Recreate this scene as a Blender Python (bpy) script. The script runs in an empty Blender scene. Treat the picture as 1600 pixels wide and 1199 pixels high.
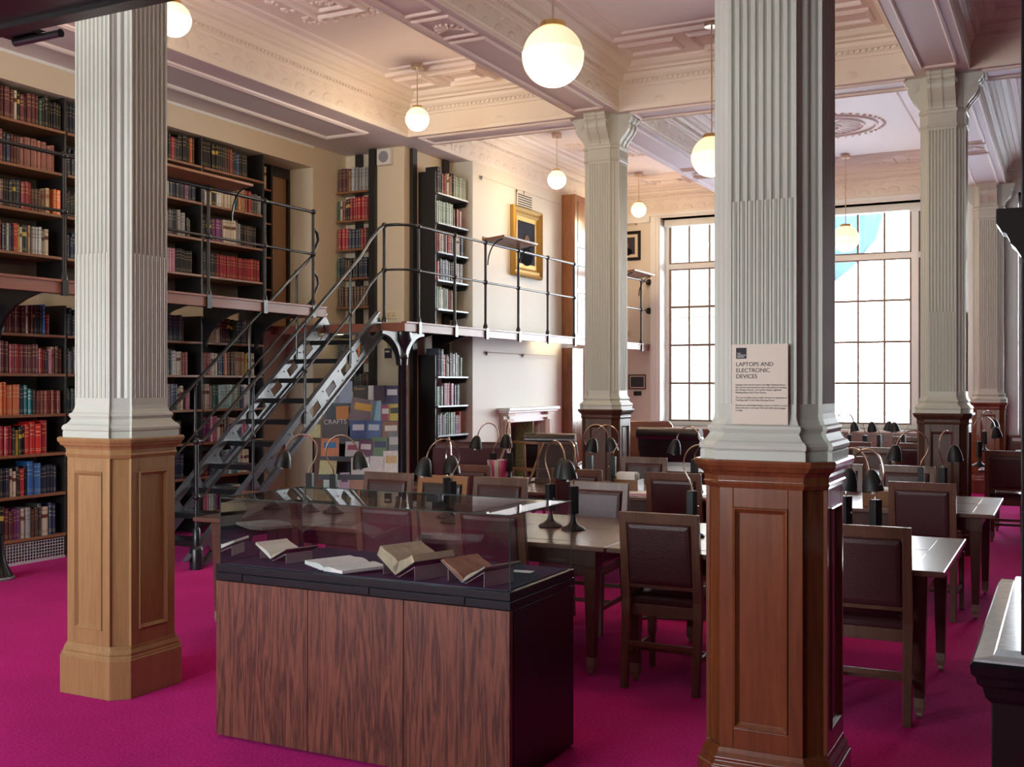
import bpy, math, random
from mathutils import Vector, Matrix
R = random.Random(7)
PI = math.pi
C = bpy.context.scene.collection
YAW = math.atan(867.0/1701.0)
CY, SY = math.cos(YAW), math.sin(YAW)
F = 1701.0; HC = 1.60

# ------------------------------------------------------------------ camera
cam = bpy.data.cameras.new('camera'); co = bpy.data.objects.new('camera', cam); C.objects.link(co)
co.location = (0, 0, HC); co.rotation_euler = (PI/2, 0, YAW)
cam.sensor_width = 36; cam.lens = F/1600*36; cam.clip_start = 0.05; cam.clip_end = 300
bpy.context.scene.camera = co
sc = bpy.context.scene
sc.view_settings.view_transform = 'Standard'; sc.view_settings.look = 'None'
sc.view_settings.gamma = 1; sc.view_settings.use_curve_mapping = False
sc.view_settings.exposure = 0.5

def depth(X, Y): return -X*SY + Y*CY
def xat(px, Y):                      # world X at picture column px on the plane Y
    t = (px-800)/F; return Y*(t*CY-SY)/(t*SY+CY)
def yat(px, X):
    t = (px-800)/F; return X*(t*SY+CY)/(t*CY-SY)
def pxof(X, Y): return 800+F*(X*CY+Y*SY)/depth(X, Y)

# ------------------------------------------------------------------ materials
MT = {}
def newmat(name):
    m = bpy.data.materials.new(name); m.use_nodes = True
    nt = m.node_tree; b = nt.nodes['Principled BSDF']; MT[name] = m
    return m, nt, b
def mx(nt, blend='MIX'):
    n = nt.nodes.new('ShaderNodeMix'); n.data_type = 'RGBA'; n.blend_type = blend; return n
def plain(name, col, rough=.5, metal=0, bump=0, bscale=60, var=0, vscale=4, coat=0, spec=None, emit=None, es=1):
    m, nt, b = newmat(name)
    b.inputs['Base Color'].default_value = (*col, 1); b.inputs['Roughness'].default_value = rough
    b.inputs['Metallic'].default_value = metal; b.inputs['Coat Weight'].default_value = coat
    b.inputs['Coat Roughness'].default_value = .15
    if spec is not None: b.inputs['Specular IOR Level'].default_value = spec
    if emit: b.inputs['Emission Color'].default_value = (*emit, 1); b.inputs['Emission Strength'].default_value = es
    if bump or var:
        tc = nt.nodes.new('ShaderNodeTexCoord')
    if bump:
        n = nt.nodes.new('ShaderNodeTexNoise'); n.inputs['Scale'].default_value = bscale; n.inputs['Detail'].default_value = 4
        nt.links.new(tc.outputs['Object'], n.inputs['Vector'])
        bu = nt.nodes.new('ShaderNodeBump'); bu.inputs['Strength'].default_value = bump; bu.inputs['Distance'].default_value = .01
        nt.links.new(n.outputs['Fac'], bu.inputs['Height']); nt.links.new(bu.outputs['Normal'], b.inputs['Normal'])
    if var:
        n = nt.nodes.new('ShaderNodeTexNoise'); n.inputs['Scale'].default_value = vscale; n.inputs['Detail'].default_value = 5
        nt.links.new(tc.outputs['Object'], n.inputs['Vector'])
        k = mx(nt); k.inputs['A'].default_value = (*[c*(1-var) for c in col], 1); k.inputs['B'].default_value = (*[min(1, c*(1+var)) for c in col], 1)
        nt.links.new(n.outputs['Fac'], k.inputs['Factor']); nt.links.new(k.outputs['Result'], b.inputs['Base Color'])
    return m
def wood(name, c1, c2, rough=.35, axis='Z', scale=1.0, coat=.3, figure=.5, cathedral=False):
    m, nt, b = newmat(name)
    tc = nt.nodes.new('ShaderNodeTexCoord'); mp = nt.nodes.new('ShaderNodeMapping')
    s = {'Z': (9, 9, .7), 'X': (.7, 9, 9), 'Y': (9, .7, 9)}[axis]
    mp.inputs['Scale'].default_value = [q*scale for q in s]
    nt.links.new(tc.outputs['Object'], mp.inputs['Vector'])
    n1 = nt.nodes.new('ShaderNodeTexNoise'); n1.inputs['Scale'].default_value = 1.0; n1.inputs['Detail'].default_value = 6; n1.inputs['Distortion'].default_value = .6
    nt.links.new(mp.outputs['Vector'], n1.inputs['Vector'])
    n2 = nt.nodes.new('ShaderNodeTexNoise'); n2.inputs['Scale'].default_value = 7; n2.inputs['Detail'].default_value = 4
    nt.links.new(mp.outputs['Vector'], n2.inputs['Vector'])
    src = n1.outputs['Fac']
    if cathedral:
        w = nt.nodes.new('ShaderNodeMath'); w.operation = 'MULTIPLY'; w.inputs[1].default_value = 11
        nt.links.new(n1.outputs['Fac'], w.inputs[0])
        fr = nt.nodes.new('ShaderNodeMath'); fr.operation = 'PINGPONG'; fr.inputs[1].default_value = 1
        nt.links.new(w.outputs[0], fr.inputs[0]); src = fr.outputs[0]
    ad = nt.nodes.new('ShaderNodeMath'); ad.operation = 'MULTIPLY_ADD'; ad.inputs[1].default_value = figure
    nt.links.new(src, ad.inputs[0])
    m2 = nt.nodes.new('ShaderNodeMath'); m2.operation = 'MULTIPLY'; m2.inputs[1].default_value = 1-figure
    nt.links.new(n2.outputs['Fac'], m2.inputs[0]); nt.links.new(m2.outputs[0], ad.inputs[2])
    cr = nt.nodes.new('ShaderNodeValToRGB'); cr.color_ramp.elements[0].position = .28; cr.color_ramp.elements[1].position = .68
    cr.color_ramp.elements[0].color = (*c1, 1); cr.color_ramp.elements[1].color = (*c2, 1)
    nt.links.new(ad.outputs[0], cr.inputs['Fac']); nt.links.new(cr.outputs['Color'], b.inputs['Base Color'])
    b.inputs['Roughness'].default_value = rough; b.inputs['Coat Weight'].default_value = coat; b.inputs['Coat Roughness'].default_value = .2
    bu = nt.nodes.new('ShaderNodeBump'); bu.inputs['Strength'].default_value = .12; bu.inputs['Distance'].default_value = .004
    nt.links.new(n2.outputs['Fac'], bu.inputs['Height']); nt.links.new(bu.outputs['Normal'], b.inputs['Normal'])
    return m
plain('column_paint', (.60, .62, .55), .42)
plain('ceiling_paint', (.86, .78, .75), .6, bump=.04, bscale=20)
plain('beam_paint', (.85, .78, .70), .6, bump=.05, bscale=20)
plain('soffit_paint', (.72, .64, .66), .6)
plain('wall_cream', (.74, .63, .46), .6, bump=.03, bscale=25)
plain('wall_pale', (.76, .71, .60), .55, bump=.03, bscale=25)
plain('window_paint', (.85, .87, .84), .35)
plain('bar_paint', (.22, .15, .11), .5)
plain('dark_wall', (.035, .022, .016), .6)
plain('black_iron', (.012, .013, .016), .28, bump=.04, bscale=80, coat=.25)
plain('rail_iron', (.016, .018, .021), .3, coat=.15)
plain('stair_iron', (.10, .115, .14), .3, coat=.4, var=.3, vscale=12)
plain('black_lacquer', (.008, .009, .012), .35, coat=.1, spec=.3)
plain('matt_black', (.010, .011, .013), .5)
plain('bronze', (.30, .24, .16), .5, metal=.5)
plain('brass', (.75, .52, .22), .25, metal=1)
plain('nickel', (.72, .60, .48), .22, metal=1)
plain('chrome', (.8, .8, .82), .15, metal=1)
plain('gilt', (.42, .25, .06), .4, metal=.85, bump=.8, bscale=70)
plain('leather_oxblood', (.060, .017, .020), .40, bump=.25, bscale=120, coat=.08)
plain('leather_seat', (.05, .014, .018), .3, bump=.1, bscale=60, coat=.9)
plain('leather_brown', (.19, .055, .025), .33, bump=.15, bscale=60, coat=.35, var=.35, vscale=6)
plain('leather_black', (.02, .014, .016), .3, bump=.15, bscale=60, coat=.4)
plain('navy_cloth', (.038, .050, .075), .95, spec=.05)
plain('paper', (.78, .74, .64), .7)
plain('paper_white', (.85, .85, .82), .6)
plain('old_paper', (.50, .42, .28), .8, var=.3, vscale=30)
plain('binding_dark', (.02, .02, .025), .5)
plain('grey_card', (.30, .28, .27), .7)
plain('print_brown', (.34, .17, .10), .7, var=.9, vscale=16)
plain('sign_board', (.80, .70, .58), .5)
plain('ink', (.006, .006, .01), .6)
plain('white_ink', (.8, .8, .8), .6)
plain('socket_ivory', (.75, .62, .38), .4)
plain('white_plastic', (.75, .73, .70), .4)
plain('speaker_grey', (.28, .27, .29), .6)
plain('painting_dark', (.035, .042, .06), .8, var=.5, vscale=5, spec=.05)
plain('painting_skin', (.22, .13, .09), .8, spec=.05)
plain('painting_coat', (.008, .008, .012), .9, spec=.03)
plain('mount_cream', (.72, .62, .47), .7)
plain('photo_dark', (.03, .03, .045), .4, var=.6, vscale=15)
plain('stone_cream', (.62, .50, .38), .45, var=.15, vscale=8)
plain('stone_white', (.78, .76, .74), .35, var=.08, vscale=6)
plain('marble', (.62, .66, .68), .14, var=.25, vscale=40, coat=1)
plain('fire_iron', (.12, .14, .16), .35, metal=.5, bump=.5, bscale=30)
plain('tile_green', (.25, .32, .12), .2, var=.8, vscale=30)
plain('brick_tan', (.36, .20, .11), .7)
plain('metal_shelf', (.22, .25, .28), .35, metal=.3)
plain('rack_grey', (.07, .09, .11), .45)
plain('shelf_black', (.018, .015, .015), .45)
plain('shelf_back', (.26, .25, .21), .7)
plain('vent_white', (.55, .53, .56), .5)
plain('pink_tab', (.75, .05, .22), .6)
plain('cable_black', (.01, .01, .01), .5)
plain('building_stone', (.155, .14, .11), .8, var=.2, vscale=3)
plain('flag_blue', (.03, .07, .16), .8, var=.4, vscale=3)
plain('building_brick', (.55, .45, .38), .8)
plain('pavement', (.55, .55, .55), .8)
wood('oak_pale', (.30, .155, .055), (.44, .25, .10), .38, 'Z', 1.2)
wood('mahogany', (.085, .022, .009), (.25, .075, .022), .22, 'Z', .8, coat=.6, figure=.65)
wood('walnut_dark', (.045, .018, .010), (.11, .042, .022), .42, 'Z', 1.0, coat=.08)
wood('case_oak', (.066, .019, .012), (.215, .070, .037), .4, 'Z', 2.2, coat=.12, figure=.38, cathedral=True)
wood('table_wood', (.070, .030, .018), (.15, .072, .042), .32, 'X', 1.0, coat=1.0)
wood('table_leg_wood', (.060, .027, .017), (.12, .055, .032), .3, 'Z', 1.2, coat=.3)
wood('chair_wood', (.085, .034, .020), (.17, .075, .042), .42, 'Z', 1.4, coat=.1)
wood('chair_orange', (.22, .085, .03), (.36, .15, .05), .32, 'X', 1.4, coat=.3)
wood('shelf_wood', (.20, .075, .03), (.36, .16, .07), .42, 'Y', 1.2, coat=.1)
wood('shelf_wood_x', (.20, .075, .03), (.36, .16, .07), .42, 'X', 1.2, coat=.1)
wood('fascia_wood', (.20, .065, .04), (.30, .11, .07), .42, 'Y', .8, coat=.08)
wood('door_wood', (.22, .11, .05), (.34, .19, .09), .35, 'Z', 1.0)
wood('cupboard_wood', (.20, .065, .022), (.42, .17, .06), .18, 'Z', 1.0, coat=.8)
wood('ebony', (.005, .004, .006), (.011, .008, .010), .3, 'Z', 1.0, coat=.15)
wood('box_wood', (.16, .07, .025), (.28, .13, .05), .4, 'X', 1.5)

def carpet():
    m, nt, b = newmat('carpet')
    tc = nt.nodes.new('ShaderNodeTexCoord')
    n = nt.nodes.new('ShaderNodeTexNoise'); n.inputs['Scale'].default_value = 1.6; n.inputs['Detail'].default_value = 6
    f = nt.nodes.new('ShaderNodeTexNoise'); f.inputs['Scale'].default_value = 70; f.inputs['Detail'].default_value = 6
    for q in (n, f): nt.links.new(tc.outputs['Object'], q.inputs['Vector'])
    k = mx(nt); k.inputs['A'].default_value = (.46, .012, .155, 1); k.inputs['B'].default_value = (.78, .024, .31, 1)
    nt.links.new(n.outputs['Fac'], k.inputs['Factor'])
    k2 = mx(nt, 'MULTIPLY'); k2.inputs['Factor'].default_value = .55
    cr = nt.nodes.new('ShaderNodeValToRGB'); cr.color_ramp.elements[0].position = .3; cr.color_ramp.elements[1].position = .65
    cr.color_ramp.elements[0].color = (.35, .35, .35, 1); cr.color_ramp.elements[1].color = (1, 1, 1, 1)
    nt.links.new(f.outputs['Fac'], cr.inputs['Fac'])
    nt.links.new(k.outputs['Result'], k2.inputs['A']); nt.links.new(cr.outputs['Color'], k2.inputs['B'])
    nt.links.new(k2.outputs['Result'], b.inputs['Base Color'])
    b.inputs['Roughness'].default_value = .95; b.inputs['Sheen Weight'].default_value = .08; b.inputs['Sheen Roughness'].default_value = .5
    b.inputs['Sheen Tint'].default_value = (1, .25, .6, 1); b.inputs['Specular IOR Level'].default_value = .04
    bu = nt.nodes.new('ShaderNodeBump'); bu.inputs['Strength'].default_value = .5; bu.inputs['Distance'].default_value = .006
    nt.links.new(f.outputs['Fac'], bu.inputs['Height']); nt.links.new(bu.outputs['Normal'], b.inputs['Normal'])
carpet()
def frieze():
    m, nt, b = newmat('frieze_relief')
    b.inputs['Roughness'].default_value = .6
    tc = nt.nodes.new('ShaderNodeTexCoord')
    mp = nt.nodes.new('ShaderNodeMapping'); mp.inputs['Scale'].default_value = (4.2, 4.2, 5.5)
    nt.links.new(tc.outputs['Object'], mp.inputs['Vector'])
    v = nt.nodes.new('ShaderNodeTexVoronoi'); v.inputs['Scale'].default_value = 1.0; v.inputs['Randomness'].default_value = .25
    n = nt.nodes.new('ShaderNodeTexNoise'); n.inputs['Scale'].default_value = 26; n.inputs['Detail'].default_value = 3
    nt.links.new(mp.outputs['Vector'], v.inputs['Vector']); nt.links.new(tc.outputs['Object'], n.inputs['Vector'])
    cr = nt.nodes.new('ShaderNodeValToRGB'); cr.color_ramp.elements[0].position = .32; cr.color_ramp.elements[1].position = .42
    cr.color_ramp.elements[0].color = (1, 1, 1, 1); cr.color_ramp.elements[1].color = (0, 0, 0, 1)
    nt.links.new(v.outputs['Distance'], cr.inputs['Fac'])
    mu = nt.nodes.new('ShaderNodeMath'); mu.operation = 'MULTIPLY'
    nt.links.new(cr.outputs['Color'], mu.inputs[0]); nt.links.new(n.outputs['Fac'], mu.inputs[1])
    bu = nt.nodes.new('ShaderNodeBump'); bu.inputs['Strength'].default_value = .7; bu.inputs['Distance'].default_value = .03
    nt.links.new(mu.outputs[0], bu.inputs['Height']); nt.links.new(bu.outputs['Normal'], b.inputs['Normal'])
    b.inputs['Base Color'].default_value = (.84, .76, .67, 1)
frieze()
def glass(name, tint=(1, 1, 1), refl=1.45, rmul=1.0):
    m = bpy.data.materials.new(name); m.use_nodes = True; nt = m.node_tree; nt.nodes.clear()
    o = nt.nodes.new('ShaderNodeOutputMaterial'); t = nt.nodes.new('ShaderNodeBsdfTransparent'); g = nt.nodes.new('ShaderNodeBsdfGlossy')
    f = nt.nodes.new('ShaderNodeFresnel'); f.inputs['IOR'].default_value = refl; x = nt.nodes.new('ShaderNodeMixShader')
    t.inputs['Color'].default_value = (*tint, 1); g.inputs['Roughness'].default_value = .01
    ml = nt.nodes.new('ShaderNodeMath'); ml.operation = 'MULTIPLY'; ml.inputs[1].default_value = rmul; ml.use_clamp = True
    nt.links.new(f.outputs[0], ml.inputs[0]); nt.links.new(ml.outputs[0], x.inputs[0])
    nt.links.new(t.outputs[0], x.inputs[1]); nt.links.new(g.outputs[0], x.inputs[2]); nt.links.new(x.outputs[0], o.inputs[0]); MT[name] = m
glass('pane_glass', (.97, .99, 1.0)); glass('case_glass', (.93, .955, .95), 1.5, 1.25)
plain('glass_edge', (.03, .07, .06), .1, coat=.5)
def globe_mat(name, col, s):
    m, nt, b = newmat(name); b.inputs['Base Color'].default_value = (.8, .78, .7, 1); b.inputs['Roughness'].default_value = .2
    b.inputs['Emission Color'].default_value = (*col, 1); b.inputs['Emission Strength'].default_value = s
GL = 1.0
globe_mat('opal_lower', (1, .95, .66), .72); globe_mat('opal_upper', (1, .86, .50), .60)
globe_mat('opal_lower_small', (1, .92, .62), 1.1); globe_mat('opal_upper_small', (1, .86, .5), .75)

globe_mat('strip_tube', (1, .85, .55), 6)
# book cloths: base, band colour, label colour or None
BK = dict(maroon=((.115, .018, .022), (.38, .25, .10), None), crimson=((.33, .016, .028), (.55, .35, .14), None), red=((.55, .02, .015), (.62, .45, .20), None),
 salmon=((.36, .13, .09), (.12, .05, .03), None), orange=((.72, .21, .07), (.75, .50, .25), None), brick=((.27, .065, .045), (.50, .28, .13), None),
 brown=((.10, .048, .028), (.35, .22, .09), None), tan=((.36, .22, .11), (.15, .06, .03), (.30, .06, .03)), black=((.014, .013, .016), (.32, .24, .11), None),
 charcoal=((.045, .05, .055), (.28, .28, .28), None), navy=((.015, .024, .06), (.35, .30, .20), None), blue=((.03, .14, .38), (.30, .38, .5), None),
 slate=((.10, .13, .17), (.35, .38, .42), None), green=((.03, .10, .065), (.40, .34, .16), None), sage=((.30, .36, .24), (.12, .16, .10), None),
 teal=((.015, .22, .23), (.75, .75, .70), None), mint=((.35, .52, .45), (.12, .20, .2), None), cream=((.58, .51, .38), (.2, .12, .06), (.12, .03, .02)),
 white=((.68, .67, .64), (.15, .15, .17), None), grey=((.32, .31, .31), (.10, .10, .10), None), purple=((.15, .03, .13), (.4, .3, .2), None),
 pink=((.46, .20, .27), (.2, .08, .1), None), yellow=((.62, .48, .05), (.10, .08, .03), None), blackgold=((.012, .012, .012), (.6, .45, .08), (.62, .45, .06)))
for k, (c, bd, lb) in BK.items():
    m, nt, b = newmat('book_'+k)
    uv = nt.nodes.new('ShaderNodeUVMap'); sx = nt.nodes.new('ShaderNodeSeparateXYZ'); nt.links.new(uv.outputs[0], sx.inputs[0])
    oi = nt.nodes.new('ShaderNodeObjectInfo')
    cr = nt.nodes.new('ShaderNodeValToRGB'); cr.color_ramp.interpolation = 'CONSTANT'
    bands = [(.10, .115), (.16, .17), (.60, .625), (.72, .745), (.88, .90)]
    el = cr.color_ramp.elements; el[0].position = 0; el[0].color = (*c, 1); el[1].position = .999; el[1].color = (*c, 1)
    for a, z in bands:
        e = el.new(a); e.color = (*bd, 1); e = el.new(z)
        e.color = (*lb, 1) if (lb and a == .60) else (*c, 1)
    nt.links.new(sx.outputs['Y'], cr.inputs['Fac'])
    sp = nt.nodes.new('ShaderNodeMath'); sp.operation = 'GREATER_THAN'; sp.inputs[1].default_value = .5; nt.links.new(sx.outputs['X'], sp.inputs[0])
    k1 = mx(nt); k1.inputs['A'].default_value = (*c, 1); nt.links.new(sp.outputs[0], k1.inputs['Factor']); nt.links.new(cr.outputs['Color'], k1.inputs['B'])
    nz = nt.nodes.new('ShaderNodeTexNoise'); nz.inputs['Scale'].default_value = 14; tcb = nt.nodes.new('ShaderNodeTexCoord'); nt.links.new(tcb.outputs['Object'], nz.inputs['Vector'])
    hs = nt.nodes.new('ShaderNodeHueSaturation'); nt.links.new(k1.outputs['Result'], hs.inputs['Color'])
    mr = nt.nodes.new('ShaderNodeMapRange'); mr.inputs['To Min'].default_value = .7; mr.inputs['To Max'].default_value = 1.35
    nt.links.new(oi.outputs['Random'], mr.inputs['Value']); nt.links.new(mr.outputs[0], hs.inputs['Value']); nt.links.new(hs.outputs[0], b.inputs['Base Color'])
    b.inputs['Roughness'].default_value = .42
MB_ = [MT['book_'+k] for k in BK]; BI = {k: i for i, k in enumerate(BK)}

# ------------------------------------------------------------------ mesh builder
class M:
    def __init__(s): s.v = []; s.f = []; s.m = []
    def add(s, vs, fs, mi=0):
        o = len(s.v); s.v += [tuple(v) for v in vs]; s.f += [tuple(i+o for i in f) for f in fs]; s.m += [mi]*len(fs); return s
    def box(s, x0, x1, y0, y1, z0, z1, mi=0):
        return s.add([(x0,y0,z0),(x1,y0,z0),(x1,y1,z0),(x0,y1,z0),(x0,y0,z1),(x1,y0,z1),(x1,y1,z1),(x0,y1,z1)],
                     [(0,3,2,1),(4,5,6,7),(0,1,5,4),(1,2,6,5),(2,3,7,6),(3,0,4,7)], mi)
    def quad(s, a, b, c, d, mi=0): return s.add([a, b, c, d], [(0,1,2,3)], mi)
    def loft(s, rings, cap0=True, cap1=True, mi=0, closed=True):
        n = len(rings[0]); vs = [p for r in rings for p in r]; fs = []
        for i in range(len(rings)-1):
            for j in range(n if closed else n-1):
                k = (j+1) % n; fs.append((i*n+j, i*n+k, (i+1)*n+k, (i+1)*n+j))
        if cap0: fs.append(tuple(range(n-1, -1, -1)))
        if cap1: fs.append(tuple(range((len(rings)-1)*n, len(rings)*n)))
        return s.add(vs, fs, mi)
    def prism(s, pts, z0, z1, mi=0, c0=True, c1=True):
        return s.loft([[(x, y, z0) for x, y in pts], [(x, y, z1) for x, y in pts]], c0, c1, mi)
    def lathe(s, prof, c=(0,0,0), n=20, mi=0, cap=True):
        return s.loft([[(c[0]+r*math.cos(2*PI*k/n), c[1]+r*math.sin(2*PI*k/n), c[2]+z) for k in range(n)] for r, z in prof], cap, cap, mi)
    def tube(s, path, r, n=8, mi=0, cap=True):
        P = [Vector(p) for p in path]; rs = []; up = None
        for i, p in enumerate(P):
            d = (P[min(i+1, len(P)-1)]-P[max(i-1, 0)]).normalized()
            if up is None: up = d.orthogonal().normalized()
            up = (up-d*up.dot(d)).normalized(); q = d.cross(up); rr = r[i] if isinstance(r, (list, tuple)) else r
            rs.append([tuple(p+up*rr*math.cos(2*PI*k/n)+q*rr*math.sin(2*PI*k/n)) for k in range(n)])
        return s.loft(rs, cap, cap, mi)
    def bar(s, a, b, w, h, mi=0):       # rectangular bar a->b, w sideways, h vertical-ish
        a = Vector(a); b = Vector(b); d = (b-a).normalized(); u = Vector((0,0,1))
        if abs(d.z) > .98: u = Vector((0,1,0))
        q = d.cross(u).normalized(); u = q.cross(d)
        rs = [[tuple(p+q*sx*w/2+u*sz*h/2) for sx, sz in ((-1,-1),(1,-1),(1,1),(-1,1))] for p in (a, b)]
        return s.loft(rs, True, True, mi)
    def sphere(s, c, r, n=24, m_=14, mi=0, z0=-1, z1=1, sc=(1,1,1)):
        a0, a1 = math.asin(z0), math.asin(z1)
        rs = []
        for i in range(m_+1):
            a = a0+(a1-a0)*i/m_; rr = max(r*math.cos(a), 1e-4)
            rs.append([(c[0]+sc[0]*rr*math.cos(2*PI*k/n), c[1]+sc[1]*rr*math.sin(2*PI*k/n), c[2]+sc[2]*r*math.sin(a)) for k in range(n)])
        return s.loft(rs, True, True, mi)
    def xf(s, mat): s.v = [tuple(mat @ Vector(v)) for v in s.v]; return s
    def mesh(s, name, mats, smooth=False):
        me = bpy.data.meshes.new(name); me.from_pydata(s.v, [], s.f); me.update()
        for m in mats: me.materials.append(MT[m] if isinstance(m, str) else m)
        me.polygons.foreach_set('material_index', s.m)
        me.update(); me.validate()
        if smooth:
            me.polygons.foreach_set('use_smooth', [True]*len(me.polygons))
            try: me.set_sharp_from_angle(angle=math.radians(38))
            except Exception: pass
        return me
    def obj(s, name, mats, parent=None, smooth=False, bevel=0, fix=True):
        if isinstance(mats, str): mats = [mats]
        me = s.mesh(name, mats, smooth)
        if fix: recalc(me)
        o = bpy.data.objects.new(name, me); C.objects.link(o)
        if parent: o.parent = parent
        if bevel:
            b = o.modifiers.new('bevel', 'BEVEL'); b.width = bevel; b.segments = 2; b.limit_method = 'ANGLE'; b.angle_limit = .7
        return o
import bmesh
def recalc(me):
    bm = bmesh.new(); bm.from_mesh(me); bmesh.ops.recalc_face_normals(bm, faces=bm.faces); bm.to_mesh(me); bm.free()
def tag(o, label, cat, group=None, kind=None):
    o['label'] = label; o['category'] = cat
    if group: o['group'] = group
    if kind: o['kind'] = kind
    return o
def thing(name, label, cat, loc=(0,0,0), rz=0, group=None):
    o = bpy.data.objects.new(name, None); C.objects.link(o); o.location = loc; o.rotation_euler = (0,0,rz); o.empty_display_size = .1
    return tag(o, label, cat, group)
def struct(o): o['kind'] = 'structure'; return o
def dup(root, loc, rz, label, group=None, keep=lambda c: True):
    r = root.copy(); C.objects.link(r); r.location = loc; r.rotation_euler = (0,0,rz); r['label'] = label
    if group: r['group'] = group
    for ch in list(root.children):
        if not keep(ch): continue
        c = ch.copy(); C.objects.link(c); c.parent = r
        for g in ch.children:
            d = g.copy(); C.objects.link(d); d.parent = c
    return r
def text(body, size, mat, M4, parent, name, spacing=1.0, align='LEFT', ls=1.0, ext=.0004):
    cu = bpy.data.curves.new(name, 'FONT'); cu.body = body; cu.size = size; cu.align_x = align; cu.space_character = spacing; cu.space_line = ls; cu.extrude = ext
    tmp = bpy.data.objects.new(name, cu); C.objects.link(tmp); bpy.context.view_layer.update()
    me = bpy.data.meshes.new_from_object(tmp.evaluated_get(bpy.context.evaluated_depsgraph_get()))
    bpy.data.objects.remove(tmp); me.transform(M4); me.materials.clear(); me.materials.append(MT[mat]); me.name = name
    o = bpy.data.objects.new(name, me); C.objects.link(o); o.parent = parent; return o

# ------------------------------------------------------------------ room shell
ZS = 4.5; ZC = 4.95; YW = 17.7; XL = -8.2; XR = 2.75; YB = -2.8
struct(M().box(-9.2, XR+.3, YB-.3, YW+.5, -.1, 0).obj('floor', 'carpet'))
BX = [(-6.91, -4.75), (-4.26, -1.27), (-.80, 2.30)]; BY = [(-2.2, 3.93), (4.43, 10.85), (11.35, 17.66)]
xs = sorted({-9.2, XR+.3} | {a for b in BX for a in b}); ys = sorted({YB-.3, YW+.5} | {a for b in BY for a in b})
m = M()
for i in range(len(xs)-1):
    for j in range(len(ys)-1):
        if (xs[i], xs[i+1]) in BX and (ys[j], ys[j+1]) in BY: continue
        m.box(xs[i], xs[i+1], ys[j], ys[j+1], ZS, ZS+.08)
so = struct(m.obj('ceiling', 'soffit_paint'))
def rect(x0, x1, y0, y1, i, z): return [(x0+i, y0+i, z), (x1-i, y0+i, z), (x1-i, y1-i, z), (x0+i, y1-i, z)]
def ridge(m, x0, x1, y0, y1, i, z, w=.035, h=.022, mi=0):   # moulded rectangular ridge hanging from plane z
    m.loft([rect(x0,x1,y0,y1,i+a*w,z-b*h) for a, b in ((0,0),(.12,.6),(.35,.75),(.5,1),(.7,.8),(.85,.5),(1,0))], False, False, mi)
tn = 0
def trimobj(m, mats, **k):
    global tn; tn += 1; return struct(m.obj('trim_%d' % tn, mats, **k))
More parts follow.
